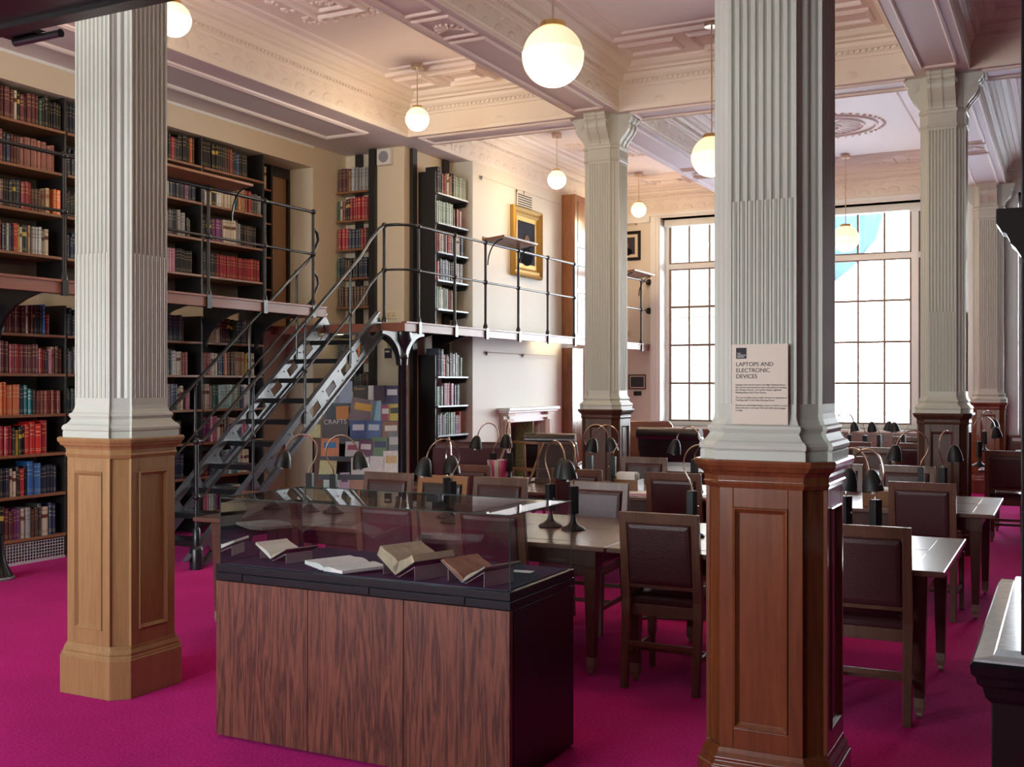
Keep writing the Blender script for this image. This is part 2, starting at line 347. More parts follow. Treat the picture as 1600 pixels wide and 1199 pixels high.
for bi, (x0, x1) in enumerate(BX):
    for bj, (y0, y1) in enumerate(BY):
        m = M()
        m.loft([rect(x0,x1,y0,y1,a,z) for a, z in ((-.004,ZS-.001),(.004,ZS-.006),(.010,ZS-.001),(.006,4.535),(.012,4.545))], False, False, 0)
        m.loft([rect(x0,x1,y0,y1,a,z) for a, z in ((.012,4.545),(.012,4.725))], False, False, 1)
        m.loft([rect(x0,x1,y0,y1,a,z) for a, z in ((.012,4.725),(.03,4.735),(.03,4.755),(.05,4.765),(.05,4.79),(.075,4.80),(.10,4.825),(.105,4.86),
              (.16,4.865),(.165,4.885),(.21,4.90),(.235,4.93),(.24,ZC))], False, False, 0)
        for k in range(int((y1-y0-.2)/.055)):
            yy = y0+.1+k*.055
            for xa, xb in ((x0+.03, x0+.075), (x1-.075, x1-.03)): m.box(xa, xb, yy, yy+.03, 4.768, 4.79, 0)
        for k in range(int((x1-x0-.2)/.055)):
            xx = x0+.1+k*.055
            for ya, yb in ((y0+.03, y0+.075), (y1-.075, y1-.03)): m.box(xx, xx+.03, ya, yb, 4.768, 4.79, 0)
        trimobj(m, ['beam_paint', 'frieze_relief'], fix=False)
        m = M().quad((x0+.2,y0+.2,ZC),(x1-.2,y0+.2,ZC),(x1-.2,y1-.2,ZC),(x0+.2,y1-.2,ZC))
        # main panel moulding and end compartments
        ym = (y0+y1)/2
        ridge(m, x0+.30, x1-.30, y0+.95, y1-.95, 0, ZC, .05, .035); ridge(m, x0+.46, x1-.46, y0+1.12, y1-1.12, 0, ZC, .025, .02)
        w = (x1-x0-.6)
        for ya, yb in ((y0+.34, y0+.86), (y1-.86, y1-.34)):
            ridge(m, x0+.30, x0+.30+w*.24, ya+.08, yb-.08, 0, ZC, .05, .03); ridge(m, x1-.30-w*.24, x1-.30, ya+.08, yb-.08, 0, ZC, .05, .03)
            ridge(m, x0+.30+w*.30, x1-.30-w*.30, ya, yb, 0, ZC, .05, .045); ridge(m, x0+.30+w*.38, x1-.30-w*.38, ya+.12, yb-.12, 0, ZC, .03, .03)
        xm = (x0+x1)/2
        if bi == 1:      # round rosette
            for r_, w_ in ((.62, .05), (.46, .04), (.16, .04)):
                n = 40
                m.loft([[(xm+q*math.cos(2*PI*k/n), ym+q*math.sin(2*PI*k/n), z) for k in range(n)] for q, z in ((r_, ZC), (r_-w_*.3, ZC-.025), (r_-w_*.7, ZC-.025), (r_-w_, ZC))], False, False)
            for k in range(28):
                a = 2*PI*k/28; ca, sa = math.cos(a), math.sin(a)
                m.bar((xm+.17*ca, ym+.17*sa, ZC-.006), (xm+.40*ca, ym+.40*sa, ZC-.006), .022, .016)
            for k in range(44):
                a = 2*PI*k/44; m.sphere((xm+.69*math.cos(a), ym+.69*math.sin(a), ZC), .024, 8, 4)
        else:            # rectangular ornament with leafy border
            ridge(m, xm-.28, xm+.28, ym-.42, ym+.42, 0, ZC, .04, .035); ridge(m, xm-.17, xm+.17, ym-.29, ym+.29, 0, ZC, .05, .03)
            rr = random.Random(3)
            for k in range(150):
                a = rr.uniform(0, 2*PI); q = rr.uniform(.0, .1)
                ex = (.34+q)*max(-1, min(1, 1.5*math.cos(a))); ey = (.48+q)*max(-1, min(1, 1.5*math.sin(a)))
                m.sphere((xm+ex, ym+ey, ZC), rr.uniform(.012, .028), 6, 3)
            for k in range(40):
                m.sphere((xm+rr.uniform(-.10,.10), ym+rr.uniform(-.20,.20), ZC), rr.uniform(.012, .022), 6, 3)
        trimobj(m, ['ceiling_paint'], fix=False)
m = M()   # moulded panels on the soffits of the beams
for (x0, x1) in BX:
    for (ya, yb) in ((3.93, 4.43), (10.85, 11.35)): ridge(m, x0+.10, x1-.10, ya+.07, yb-.07, 0, ZS, .04, .022)
for (xa, xb) in ((-4.75, -4.26), (-1.27, -.80)):
    for (y0, y1) in BY:
        ym = (y0+y1)/2
        ridge(m, xa+.07, xb-.07, y0+.25, ym-.35, 0, ZS, .035, .02); ridge(m, xa+.07, xb-.07, ym+.35, y1-.25, 0, ZS, .035, .02)
        ridge(m, xa+.07, xb-.07, ym-.25, ym+.25, 0, ZS, .03, .02)
        for k in range(9):
            a = -PI*k/8
            m.tube([((xa+xb)/2+.02*math.cos(a), ym+.06-.02*math.sin(-a), ZS-.003), ((xa+xb)/2+.12*math.cos(a), ym+.09+.17*math.sin(a), ZS-.006)], [.006, .014], 6)
ridge(m, -7.80, -7.18, 4.9, 10.45, 0, ZS, .07, .03)
trimobj(m, ['ceiling_paint'], fix=False)

# walls -------------------------------------------------------------
m = M()      # left wall: solid band above the shelf recess, deep back, pier next to the door
m.box(-9.0, XL, YB-.3, 10.74, 4.24, ZS)                 # band
m.box(-9.0, XL, YB-.3, 4.6, 0, 4.24)                    # wall nearer than the recess
m.box(-9.0, -8.62, 4.6, 11.4, 0, 4.24)                  # back of the recess
m.box(-8.62, XL, 10.74, 11.5, 0, ZS)                    # pier
struct(m.obj('wall_left', 'wall_cream'))
m = M()
m.box(-8.62, -7.6, 11.42, 11.6, 0, ZS); m.box(-7.6, -7.2, 11.22, 12.6, 0, ZS)      # alcove back and pier
m.box(-9.0, -7.6, 11.6, 12.6, 0, ZS)
struct(m.obj('wall_alcove', 'wall_cream', bevel=.012))
m = M()
fy0, fy1, fz = 13.35, 14.45, 1.12
m.box(-7.6, -6.89, 12.39, fy0, 0, ZS); m.box(-7.6, -6.89, fy1, 15.2, 0, ZS); m.box(-7.6, -6.89, fy0, fy1, fz, ZS); m.box(-7.6, -7.3, fy0, fy1, 0, fz)
m.box(-7.6, -7.2, 15.2, YW+.4, 0, ZS)
struct(m.obj('wall_chimney', 'wall_pale'))
# window wall
def wallholes(name, x0, x1, y0, y1, holes, mat):
    m = M(); xx = x0
    for (a, b, z0, z1) in holes:
        m.box(xx, a, y0, y1, 0, ZC); m.box(a, b, y0, y1, 0, z0); m.box(a, b, y0, y1, z1, ZC); xx = b
    m.box(xx, x1, y0, y1, 0, ZC); return struct(m.obj(name, mat))
W1 = (-6.20, -1.36, .88, 4.42); W2 = (-.66, 1.6, .80, 4.42)
wallholes('wall_window', -7.6, XR+.3, YW, YW+.42, [W1, W2], 'wall_pale')
wallholes('wall_behind', -9.2, XR+.3, YB-.3, YB, [(-8.0, -5.6, 1.0, 4.0), (-5.0, -3.0, 1.0, 4.0)], 'wall_pale')
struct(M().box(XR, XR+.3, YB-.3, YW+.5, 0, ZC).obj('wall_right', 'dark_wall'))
wn = 0
def window(x0, x1, z0, z1, y, lights, rows, ztr, sill=True):
    # lights: list of (xa, xb, panes); painted frame, thin glazing bars and the glass
    global wn; wn += 1
    w = bpy.data.objects.new('window_%d' % wn, None); C.objects.link(w); w['kind'] = 'structure'
    fr = M()
    fr.box(x0, x1, y-.05, y+.06, z1-.10, z1); fr.box(x0, x1, y-.05, y+.06, z0, z0+.07)
    xa = x0
    for (a, b, n) in lights: fr.box(xa, a, y-.05, y+.06, z0+.07, z1-.10); xa = b
    fr.box(xa, x1, y-.05, y+.06, z0+.07, z1-.10)
    for (a, b, n) in lights: fr.box(a, b, y-.04, y+.05, ztr, ztr+.09)
    fr.obj('window_frame', 'window_paint', w, bevel=.004)
    gb = M(); g = M()
    for (a, b, n) in lights:
        zz = [z0+.07+(ztr-z0-.07)*k/rows for k in range(rows+1)]+[ztr+.09, z1-.10]
        for (ya, yb, w_) in ((y-.012, y+.012, .035),):
            gb.box(a, a+w_, ya, yb, z0+.07, z1-.10); gb.box(b-w_, b, ya, yb, z0+.07, z1-.10)
        for k in range(1, n): xk = a+(b-a)*k/n; gb.box(xk-.016, xk+.016, y-.02, y+.012, z0+.07, z1-.10)
        for z in zz[1:rows]: gb.box(a, b, y-.022, y+.011, z-.018, z+.018)
        for z, zh in ((z0+.07, .03), (ztr-.02, .02), (ztr+.09, .025), (z1-.118, .018)): gb.box(a, b, y-.018, y+.012, z, z+zh)
        g.box(a, b, y+.002, y+.006, z0+.07, z1-.10)
    gb.obj('glazing_bar', 'bar_paint' if sill else 'window_paint', w); g.obj('pane', 'pane_glass', w)
    if sill:
        s = M(); s.box(x0-.06, x1+.06, YW-.07, y-.05, z0-.05, z0)
        # reveal boards, blind box and architrave
        s.box(x0, x0+.02, YW-.01, y-.05, z0, z1); s.box(x1-.02, x1, YW-.01, y-.05, z0, z1); s.box(x0, x1, YW-.01, y-.05, z1, z1+.02)
        s.box(x0+.05, x1-.05, y-.22, y-.05, z1-.13, z1-.02)
        for a, b in ((x0-.15, x0), (x1, x1+.13)): s.box(a, b, YW-.03, YW, z0, z1+.02); s.box(a+.02 if a < x0 else a+.05, b-.05 if a < x0 else b-.02, YW-.045, YW-.03, z0, z1+.02)
        s.box(x0-.15, x1+.13, YW-.03, YW, z1+.02, z1+.08)
        s.obj('window_trim', 'window_paint', w)
    return w
window(*W1, YW+.34, [(-6.13, -4.70, 4), (-4.60, -2.165, 6), (-2.06, -1.42, 2)], 4, 3.57)
window(*W2, YW+.34, [(-.60, .0, 2), (.1, 1.0, 3), (1.1, 1.54, 2)], 4, 3.57)
window(-8.0, -5.6, 1.0, 4.0, YB-.15, [(-7.9, -6.85, 3), (-6.75, -5.7, 3)], 4, 3.2, False)
window(-5.0, -3.0, 1.0, 4.0, YB-.15, [(-4.9, -4.05, 2), (-3.95, -3.1, 2)], 4, 3.2, False)
trimobj(M().box(-7.2, -6.36, YW-.05, YW, 4.36, 4.5).box(-6.36, 2.74, YW-.07, YW-.001, 4.455, 4.498), 'window_paint')
m = M().box(-7.2, 2.7, YW-.05, YW-.01, 0, .80).box(-7.2, 2.7, YW-.09, YW, .80, .84)
for k in range(12): ridge_x = -7.1+k*.82; m.box(ridge_x+.08, ridge_x+.74, YW-.062, YW-.05, .18, .70)
trimobj(m, 'mahogany', bevel=.004)
struct(M().box(-7.21, -7.18, 11.24, 12.39, 0, .16).box(-7.6, -7.2, 11.19, 11.22, 0, .16).obj('baseboard_alcove', 'walnut_dark'))
struct(M().box(XR-.02, XR, YB, YW, 0, .2).obj('baseboard_right', 'walnut_dark'))
struct(M().box(XL, XL+.02, YB, 4.6, 0, .2).obj('baseboard_left', 'walnut_dark'))
trimobj(M().box(XL, XL+.012, YB, 10.74, 4.47, ZS), 'window_paint')

# ------------------------------------------------------------------ columns
def plan(cx, cy, h, c, n=0):
    a = h-c; p = []
    for k in range(4):
        q = [(-a, -h), (a, -h)] + ([(a, -h+n), (h-n, -a)] if n else [])
        ca, sa = round(math.cos(k*PI/2)), round(math.sin(k*PI/2))
        p += [(cx+x*ca-y*sa, cy+x*sa+y*ca) for x, y in q]
    return p
def fluted(cx, cy, h, c, n, nf, mode):
    a = h-c; p = []; fw = (2*a-.012)/nf; fil = .007
    for k in range(4):
        q = [(-a, -h)]
        for i in range(nf):
            x0 = -a+.006+i*fw+fil/2; x1 = x0+fw-fil; xm = (x0+x1)/2; r = (x1-x0)/2
            if mode == 'flute':
                for t in (0, .25, .5, .75, 1): q.append((x0+(x1-x0)*t, -h+.0125*math.sin(PI*t)))
            else:
                q += [(x0, -h), (x0+.0015, -h+.006)]
                for t in (.2, .5, .8): q.append((x0+(x1-x0)*t, -h+.006-.0075*math.sin(PI*t)))
                q += [(x1-.0015, -h+.006), (x1, -h)]
        q += [(a, -h), (a, -h+n)]
        # flutes on the chamfer
        A = Vector((a, -h+n)); B = Vector((h-n, -a)); nv = Vector((B.y-A.y, A.x-B.x)).normalized()
        if nv.x < 0: nv = -nv
        for i in range(2):
            for t in (0, .5, 1):
                u = .12+i*.40+t*.34; P = A+(B-A)*u-nv*(.007*math.sin(PI*t)); q.append((P.x, P.y))
        q += [(h-n, -a)]
        ca, sa = round(math.cos(k*PI/2)), round(math.sin(k*PI/2))
        p += [(cx+x*ca-y*sa, cy+x*sa+y*ca) for x, y in q]
    return p
def rings(prof, f): return [[(x, y, z) for x, y in f(h)] for z, h in prof]
def rpanel(m, P, u, v, n, w, h, mi=0, st=.012, bv=.02):
    """raised moulding and sunk field: P lower left corner, u/v unit axes, n outward"""
    P, u, v, n = Vector(P), Vector(u), Vector(v), Vector(n)
    def r(i, t): return [tuple(P+u*i+v*i+n*t), tuple(P+u*(w-i)+v*i+n*t), tuple(P+u*(w-i)+v*(h-i)+n*t), tuple(P+u*i+v*(h-i)+n*t)]
    m.loft([r(0, 0), r(.002, st*.6), r(bv*.3, st*.7), r(bv*.45, st*.2), r(bv*.9, -st*.9)], False, False, mi)
    m.loft([r(bv*.9, -st*.9), r(bv, -st)], False, True, mi)
def die_face(m, cx, cy, k, h, a, z0, z1, mi=0):
    """one framed face of a pedestal: stiles and rails round an opening, sunk panel inside"""
    ca, sa = round(math.cos(k*PI/2)), round(math.sin(k*PI/2))
    def W(x, y): return (cx+x*ca-y*sa, cy+x*sa+y*ca)
    s = .052; t = .016
    def bx(xa, xb, za, zb):
        P = [W(xa, -h), W(xb, -h), W(xb, -h+t), W(xa, -h+t)]; m.prism(P, za, zb, mi)
    bx(-a, -a+s, z0, z1); bx(a-s, a, z0, z1); bx(-a+s, a-s, z0, z0+.075); bx(-a+s, a-s, z1-.075, z1)
    p = W(-a+s, -h); u = (ca, sa, 0); n = (sa*1.0, -ca*1.0, 0)
    rpanel(m, (p[0], p[1], z0+.075), u, (0,0,1), n, 2*a-2*s, z1-z0-.15, mi, .010, .022)
def column(cx, cy, label, w, engaged=False, group=None):
    t = thing('column', label, 'column', (0, 0, 0), 0, group)
    m = M(); H = .225; cc = .07
    m.loft(rings([(0,.250),(.195,.250),(.198,.244),(.205,.244),(.215,.238),(.225,.240),(.245,.229),(.262,.226),(.265,.210),(1.225,.210)], lambda h: plan(cx, cy, h, .073)), True, True)
    m.loft(rings([(1.21,.212),(1.218,.226),(1.236,.234),(1.242,.229),(1.262,.230),(1.276,.238),(1.282,.248),(1.296,.254),(1.300,.258),(1.314,.261),(1.322,.258)], lambda h: plan(cx, cy, h, .073)), True, True)
    for k in range(4): die_face(m, cx, cy, k, H, H-.073, .262, 1.222)
    for k in range(4):     # chamfer strips
        ca, sa = round(math.cos(k*PI/2)), round(math.sin(k*PI/2))
        q = [(H-.073-.004, -H+.014), (H-.014, -H+.073+.004), (H-.03, -H+.08), (H-.08, -H+.03)]
        m.prism([(cx+x*ca-y*sa, cy+x*sa+y*ca) for x, y in q], .262, 1.222)
    m.obj('pedestal', w, t, bevel=.0025)
    m = M()
    m.loft(rings([(1.322,.243),(1.352,.243),(1.355,.240),(1.362,.246),(1.374,.247),(1.386,.240),(1.392,.230),(1.402,.222),(1.418,.214),(1.424,.218),(1.434,.223),(1.444,.220),(1.450,.211),(1.470,.203),(1.490,.200)],
        lambda h: plan(cx, cy, h, .078, .016)), True, True)
    m.obj('shaft_base', 'column_paint', t)
    m = M()
    m.prism(plan(cx, cy, .1985, .076, .014), 1.488, 4.02)
    m.prism(fluted(cx, cy, .2, .076, .014, 8, 'bead'), 1.525, 2.27)
    m.prism(fluted(cx, cy, .2, .076, .014, 8, 'flute'), 2.27, 3.98)
    # the plain core must stay behind the flutes
    m2 = M(); m2.prism(fluted(cx, cy, .2, .076, .014, 8, 'bead'), 1.525, 2.27); m2.prism(fluted(cx, cy, .1995, .076, .014, 8, 'flute'), 2.27, 3.98)
    m2.prism(plan(cx, cy, .2, .076, .014), 1.488, 1.525); m2.prism(plan(cx, cy, .2, .076, .014), 3.98, 4.02)
    m2.obj('shaft', 'column_paint', t)
    m = M()
    m.loft(rings([(4.0,.205),(4.012,.212),(4.03,.207),(4.035,.203),(4.13,.203),(4.14,.212),(4.165,.216),(4.175,.204),(4.18,.20)], lambda h: plan(cx, cy, h, .076, .012)), True, True)
    m.prism(plan(cx, cy, .19, .075), 4.17, 4.5)
    for k in range(11):   # reeding of the neck band
        for q in range(4):
            ca, sa = round(math.cos(q*PI/2)), round(math.sin(q*PI/2)); x = -.105+k*.021; y = -.2055
            P = [(x-.006, y), (x+.006, y), (x+.006, y+.01), (x-.006, y+.01)]
            m.prism([(cx+a*ca-b*sa, cy+a*sa+b*ca) for a, b in P], 4.045, 4.12)
    prof = [(.20,4.175),(.205,4.20),(.222,4.235),(.252,4.27),(.285,4.31),(.308,4.35),(.315,4.39),(.306,4.415),(.31,4.42),(.33,4.435),(.338,4.46),(.35,4.465),(.35,4.5)]
    for q in range(4):
        ca, sa = round(math.cos(q*PI/2)), round(math.sin(q*PI/2)); a = .122
        def W(x, y, z): return (cx+x*ca-y*sa, cy+x*sa+y*ca, z)
        # flared console of the capital, three ribs wide
        for xa, xb, off in ((-a, -a+.03, 0), (-a+.03, -.012, -.008), (-.012, .012, .002), (.012, a-.03, -.008), (a-.03, a, 0)):
            m.loft([[W(xa, -.12, z), W(xa, -r-off, z), W(xb, -r-off, z), W(xb, -.12, z)] for r, z in prof], True, True)
        for s_ in (-1, 1):   # scroll on each cheek
            for r_, th in ((.04, .008), (.022, .014)):
                n = 16
                m.loft([[W(s_*(a+e), -.255+r_*math.cos(2*PI*i/n), 4.405+r_*math.sin(2*PI*i/n)) for i in range(n)] for e in (0, th)], False, True)
    m.obj('capital', 'column_paint', t)
    return t
column(-4.473, 4.213, 'pale fluted column on a golden oak panelled pedestal beside the display case', 'oak_pale')
column(-.99, 4.15, 'pale fluted column on a reddish mahogany pedestal, carrying the laptop notice', 'mahogany')
column(-4.50, 11.10, 'fluted column on a dark pedestal in front of the far gallery end', 'walnut_dark')
column(-1.04, 11.10, 'fluted column on a dark pedestal standing among the desks right of the window', 'walnut_dark')
column(-1.02, 17.44, 'fluted column on a mahogany pedestal against the far window wall', 'mahogany')

# notice on the nearest column
t = thing('notice_board', 'cream printed notice about laptops fixed to the fluted column', 'sign')
yn = 4.15-.2-.012
xl, xr = xat(1144, yn), xat(1232, yn); zt = HC-(538-599)*depth(xl, yn)/F; zb = HC-(664-599)*depth(xr, yn)/F
M().box(xl, xr, yn-.006, yn, zb, zt).obj('panel', 'sign_board', t, bevel=.001)
def TM(x, z, y=yn-.0065): return Matrix.Translation((x, y, z)) @ Matrix.Rotation(PI/2, 4, 'X')
wd = xr-xl; hh = zt-zb
text('LAPTOPS AND\nELECTRONIC\nDEVICES', hh*.073, 'ink', TM(xl+wd*.075, zt-hh*.275), t, 'heading', .98, ls=1.03)
body = ['Laptops may not be used in the Main Reading Room,', 'but can be used anywhere else in the library including', "the Writers' Room, The Sackler Study, Lightwell", 'Reading Room and Times Room.', '',
        'The use of tablet and e-reader devices is restricted to', "\"reading only\" in the Main Reading Room.", '', 'Should you need help finding a space in which to work,', 'please do ask in the Issue Hall and staff will be happy', 'to help.']
text('\n'.join(body), hh*.0285, 'ink', TM(xl+wd*.07, zt-hh*.515), t, 'body_text', 1.02, ls=1.12)
lg = M().box(xl+wd*.08, xl+wd*.265, yn-.0075, yn-.006, zt-hh*.18, zt-hh*.045).obj('logo', 'ink', t)
text('THE\nLONDON\nLIBRARY', hh*.027, 'white_ink', TM(xl+wd*.095, zt-hh*.125, yn-.008), lg, 'logo_text', .95, ls=.8)

# ------------------------------------------------------------------ display case
X0, X1, Y0, Y1 = -3.433, -1.938, 3.785, 4.40
t = thing('display_case', 'glass topped display case on a red-brown oak cabinet holding open books', 'display case')
M().box(X0+.03, X1-.03, Y0+.03, Y1-.03, 0, .70).obj('cabinet', 'matt_black', t)
wx = (X1-X0)/3
for k, (xa, xb) in enumerate(((X0, X0+.512), (X0+.515, X0+1.0), (X0+1.003, X1-.002))):
    M().box(xa, xb, Y0, Y0+.028, .012, .708).obj('front_panel', 'case_oak', t, bevel=.0015)
M().box(X1-.03, X1, Y0+.03, Y1, .01, .708).obj('side_panel', 'black_lacquer', t, bevel=.002); M().box(X0, X0+.03, Y0+.03, Y1, .01, .708).obj('side_panel', 'black_lacquer', t, bevel=.002)
m = M(); m.box(X0-.003, X1+.003, Y0-.003, Y1+.003, .712, .745); m.box(X0+.004, X1-.004, Y0+.004, Y1-.004, .745, .749); m.box(X0-.002, X1+.002, Y0-.002, Y1+.002, .749, .782)
m.obj('frame', 'black_lacquer', t, bevel=.003)
for x in (X0+.12, X0+.80, X0+1.26): M().box(x-.035, x+.035, Y0-.008, Y0-.002, .716, .748).obj('hinge', 'black_lacquer', t, bevel=.002)
M().box(X0+.02, X1-.02, Y0+.02, Y1-.02, .782, .786).obj('lining', 'navy_cloth', t)
gx0, gx1, gy0, gy1, gz0, gz1 = X0+.014, X1-.006, Y0+.012, Y1-.012, .783, 1.082
g = M()
g.quad((gx0,gy0,gz0),(gx1,gy0,gz0),(gx1,gy0,gz1),(gx0,gy0,gz1)); g.quad((gx1,gy0,gz0),(gx1,gy1,gz0),(gx1,gy1,gz1),(gx1,gy0,gz1))
g.quad((gx1,gy1,gz0),(gx0,gy1,gz0),(gx0,gy1,gz1),(gx1,gy1,gz1)); g.quad((gx0,gy1,gz0),(gx0,gy0,gz0),(gx0,gy0,gz1),(gx0,gy1,gz1))
g.quad((gx0,gy0,gz1),(gx1,gy0,gz1),(gx1,gy1,gz1),(gx0,gy1,gz1))
g.obj('glass_hood', 'case_glass', t, fix=False)
e = M(); r_ = .0022
for a, b in (((gx0,gy0,gz1),(gx1,gy0,gz1)),((gx1,gy0,gz1),(gx1,gy1,gz1)),((gx1,gy1,gz1),(gx0,gy1,gz1)),((gx0,gy1,gz1),(gx0,gy0,gz1)),((gx0,gy0,gz0),(gx0,gy0,gz1)),((gx1,gy0,gz0),(gx1,gy0,gz1)),((gx1,gy1,gz0),(gx1,gy1,gz1)),((gx0,gy1,gz0),(gx0,gy1,gz1))):
    e.tube([a, b], r_, 6)
e.obj('glass_edge', 'glass_edge', t)
def open_book(label, px, py, L, Wd, th, a, rz, mats, cradle=True, pg='paper', split=.5):
    """open book; a = opening slope of each half, on a folded grey cradle"""
    z0 = .787; d = F*(HC-z0)/(py-599); r = d*(px-800)/F; X, Y = r*CY-d*SY, r*SY+d*CY
    hz = math.tan(a)*Wd*(.45 if cradle else .05)
    b = thing('open_book', label, 'book', (X, Y, z0), rz)
    lift = .012 if cradle else 0.001
    for s_, tk, nm in ((-1, th[0], 'left_pages'), (1, th[1], 'right_pages')):
        m = M(); n = 9; ra = []; rb = []
        for i in range(n+1):
            u = i/n; x = s_*Wd*u; zz = lift+u*Wd*math.sin(a)
            up = tk*(1-.12*u)+ .012*math.sin(PI*min(1, u*1.3))*(1-u)
            ra.append((x*math.cos(a), zz)); rb.append((x*math.cos(a)-s_*math.sin(a)*up*(1 if cradle else .1), zz+up*math.cos(a)))
        pr = ra+rb[::-1]
        m.loft([[(x, -L/2, z) for x, z in pr], [(x, L/2, z) for x, z in pr]], True, True)
        m.obj(nm, mats[0] if s_ < 0 else mats[1], b)
        c = M(); o = .004
        cr_ = [(x, z-.001) for x, z in ra]; lo = [(x, z-.005) for x, z in ra]
        ex = (s_*(Wd+.005)*math.cos(a), lift+(Wd+.005)*math.sin(a)-.001); cr_.append(ex); lo.append((ex[0], ex[1]-.004))
        pr = cr_+lo[::-1]
        c.loft([[(x, -L/2-.004, z) for x, z in pr], [(x, L/2+.004, z) for x, z in pr]], True, True); c.obj('cover', mats[2], b)
    if cradle:
        c = M(); Wc = Wd*.85; tk = .0025
        k = thing('book_cradle', 'grey folded card cradle under the '+label.split(' open')[0]+' book', 'book cradle', (X, Y, z0), rz, 'cradles in the display case')
        H_ = Wc*math.sin(a)-.002; Xc = Wc*math.cos(a)
        for s_ in (-1, 1):
            top = [(0, .003), (s_*Xc, H_+.002), (s_*Xc, 0), (s_*(Xc-tk), 0), (s_*(Xc-tk), H_-.003), (0, 0)]
            c.loft([[(x, -L*.42, z) for x, z in top], [(x, L*.42, z) for x, z in top]], True, True)
        c.obj('folded_card', 'grey_card', k)
        return b, k
    return b
open_book('small cream open book', 447, 874, .17, .135, (.012, .004), .42, -.30, ('paper', 'old_paper', 'binding_dark'))
b = open_book('large white open book', 541, 888, .23, .165, (.018, .014), .06, -.42, ('paper_white', 'paper_white', 'navy_cloth'), False)
m = M().tube([(-.05, -.115, .004), (-.055, -.15, .002), (-.075, -.165, .002)], .002, 5).tube([(.0, -.115, .004), (.01, -.15, .002), (.03, -.16, .002)], .002, 5); m.obj('ribbon', 'navy_cloth', b)
open_book('thick old yellowed open book', 650, 898, .22, .145, (.055, .035), .50, -.34, ('old_paper', 'old_paper', 'binding_dark'))
open_book('thin open book printed in brown', 751, 908, .20, .145, (.008, .004), .52, -.30, ('print_brown', 'old_paper', 'grey_card'))
for i, (px, py, lb) in enumerate(((722, 880, 'small white caption card between two books in the case'), (817, 893, 'white caption card at the right end of the case'))):
    z0 = .787; d = F*(HC-z0)/(py-599); r = d*(px-800)/F; X, Y = r*CY-d*SY, r*SY+d*CY
    tag(M().box(-.045, .045, -.025, .025, 0, .0015).xf(Matrix.Translation((X, Y, z0)) @ Matrix.Rotation(.1, 4, 'Z')).obj('caption_card', 'paper_white'), lb, 'card')

# ------------------------------------------------------------------ galleries, stair, railings
GL_X, GL_Z, GL_Y = -7.35, 2.45, 9.80
GR_X, GR_Z, GR_Y = -6.40, 2.275, 9.98
t = thing('gallery_walkway', 'upper gallery walkway with red-brown edge along the left wall of books', 'gallery')
M().box(-8.15, GL_X+.01, 4.7, GL_Y, GL_Z-.04, GL_Z-.012).obj('deck', 'ebony', t)
m = M().box(GL_X, GL_X+.03, 4.7, GL_Y, GL_Z-.115, GL_Z-.015).box(GL_X-.02, GL_X+.045, 4.7, GL_Y+.02, GL_Z-.022, GL_Z).box(-8.15, GL_X+.03, GL_Y, GL_Y+.03, GL_Z-.115, GL_Z-.015)
m.obj('fascia', 'fascia_wood', t, bevel=.003)
def bracket(m, x, y, z, L, H, th=.03, ax='X'):
    """curved cast bracket from the wall side, below point (x,y,z)"""
    n = 8; top = [(0, 0), (-L, 0), (-L, -H)]; arc = [(-L*math.cos(PI/2*k/n), -H*(1-math.sin(PI/2*k/n))) for k in range(1, n+1)]
    pts = [(0, 0), (-L, 0), (-L, -H), (-L+.03, -H)] + [(-L+.03+(L-.03)*(1-math.cos(PI/2*k/n)), -H+(H-.035)*math.sin(PI/2*k/n)) for k in range(1, n+1)]
    if ax == 'X': m.loft([[(x+a, y+e, z+b) for a, b in pts] for e in (-th/2, th/2)], True, True)
    else: m.loft([[(x+e, y+a, z+b) for a, b in pts] for e in (-th/2, th/2)], True, True)
for y in (5.46, 6.28, 7.12, 7.96, 8.78, 9.59):
    m = M(); bracket(m, GL_X, y, GL_Z-.04, .78, .42); m.obj('bracket', 'black_iron', t)
t = thing('gallery_walkway', 'upper gallery walkway over the fireplace, running from the stair head to the window wall', 'gallery')
m = M().box(-8.6, -8.19, GR_Y, 10.73, GR_Z-.04, GR_Z-.012).box(-8.19, GR_X+.01, GR_Y, 11.2, GR_Z-.04, GR_Z-.012).box(-7.18, GR_X+.01, 11.2, 12.37, GR_Z-.04, GR_Z-.012).box(-6.88, GR_X+.01, 12.37, 15.15, GR_Z-.04, GR_Z-.012).box(-6.6, GR_X+.01, 15.15, YW, GR_Z-.04, GR_Z-.012)
m.obj('deck', 'ebony', t)
m = M().box(GR_X, GR_X+.03, GR_Y, YW-.05, GR_Z-.11, GR_Z-.015).box(GR_X-.02, GR_X+.045, GR_Y-.02, YW-.03, GR_Z-.022, GR_Z)
m.box(-6.68, GR_X+.03, GR_Y-.03, GR_Y, GR_Z-.11, GR_Z-.015).box(-7.45, -6.68, GR_Y-.012, GR_Y, GR_Z-.11, GR_Z-.015).box(-8.2, -7.45, GR_Y-.03, GR_Y, GR_Z-.11, GR_Z-.015)
m.obj('fascia', 'fascia_wood', t, bevel=.003)
for y in (11.04, 11.8, 12.7, 13.6, 14.5, 15.4, 16.35, 17.2):
    L = .74 if y < 12.3 else (.46 if y < 15.2 else .3)
    if abs(y-15.4) < .3 or y > 12.5 : continue
    m = M(); bracket(m, GR_X, y, GR_Z-.04, L, .34); m.obj('bracket', 'black_iron', t)
m = M()
for xx in (-8.0, -7.3): m.box(xx, xx+.05, GR_Y, 11.2, GR_Z-.12, GR_Z-.04)
m.obj('beam', 'black_iron', t)
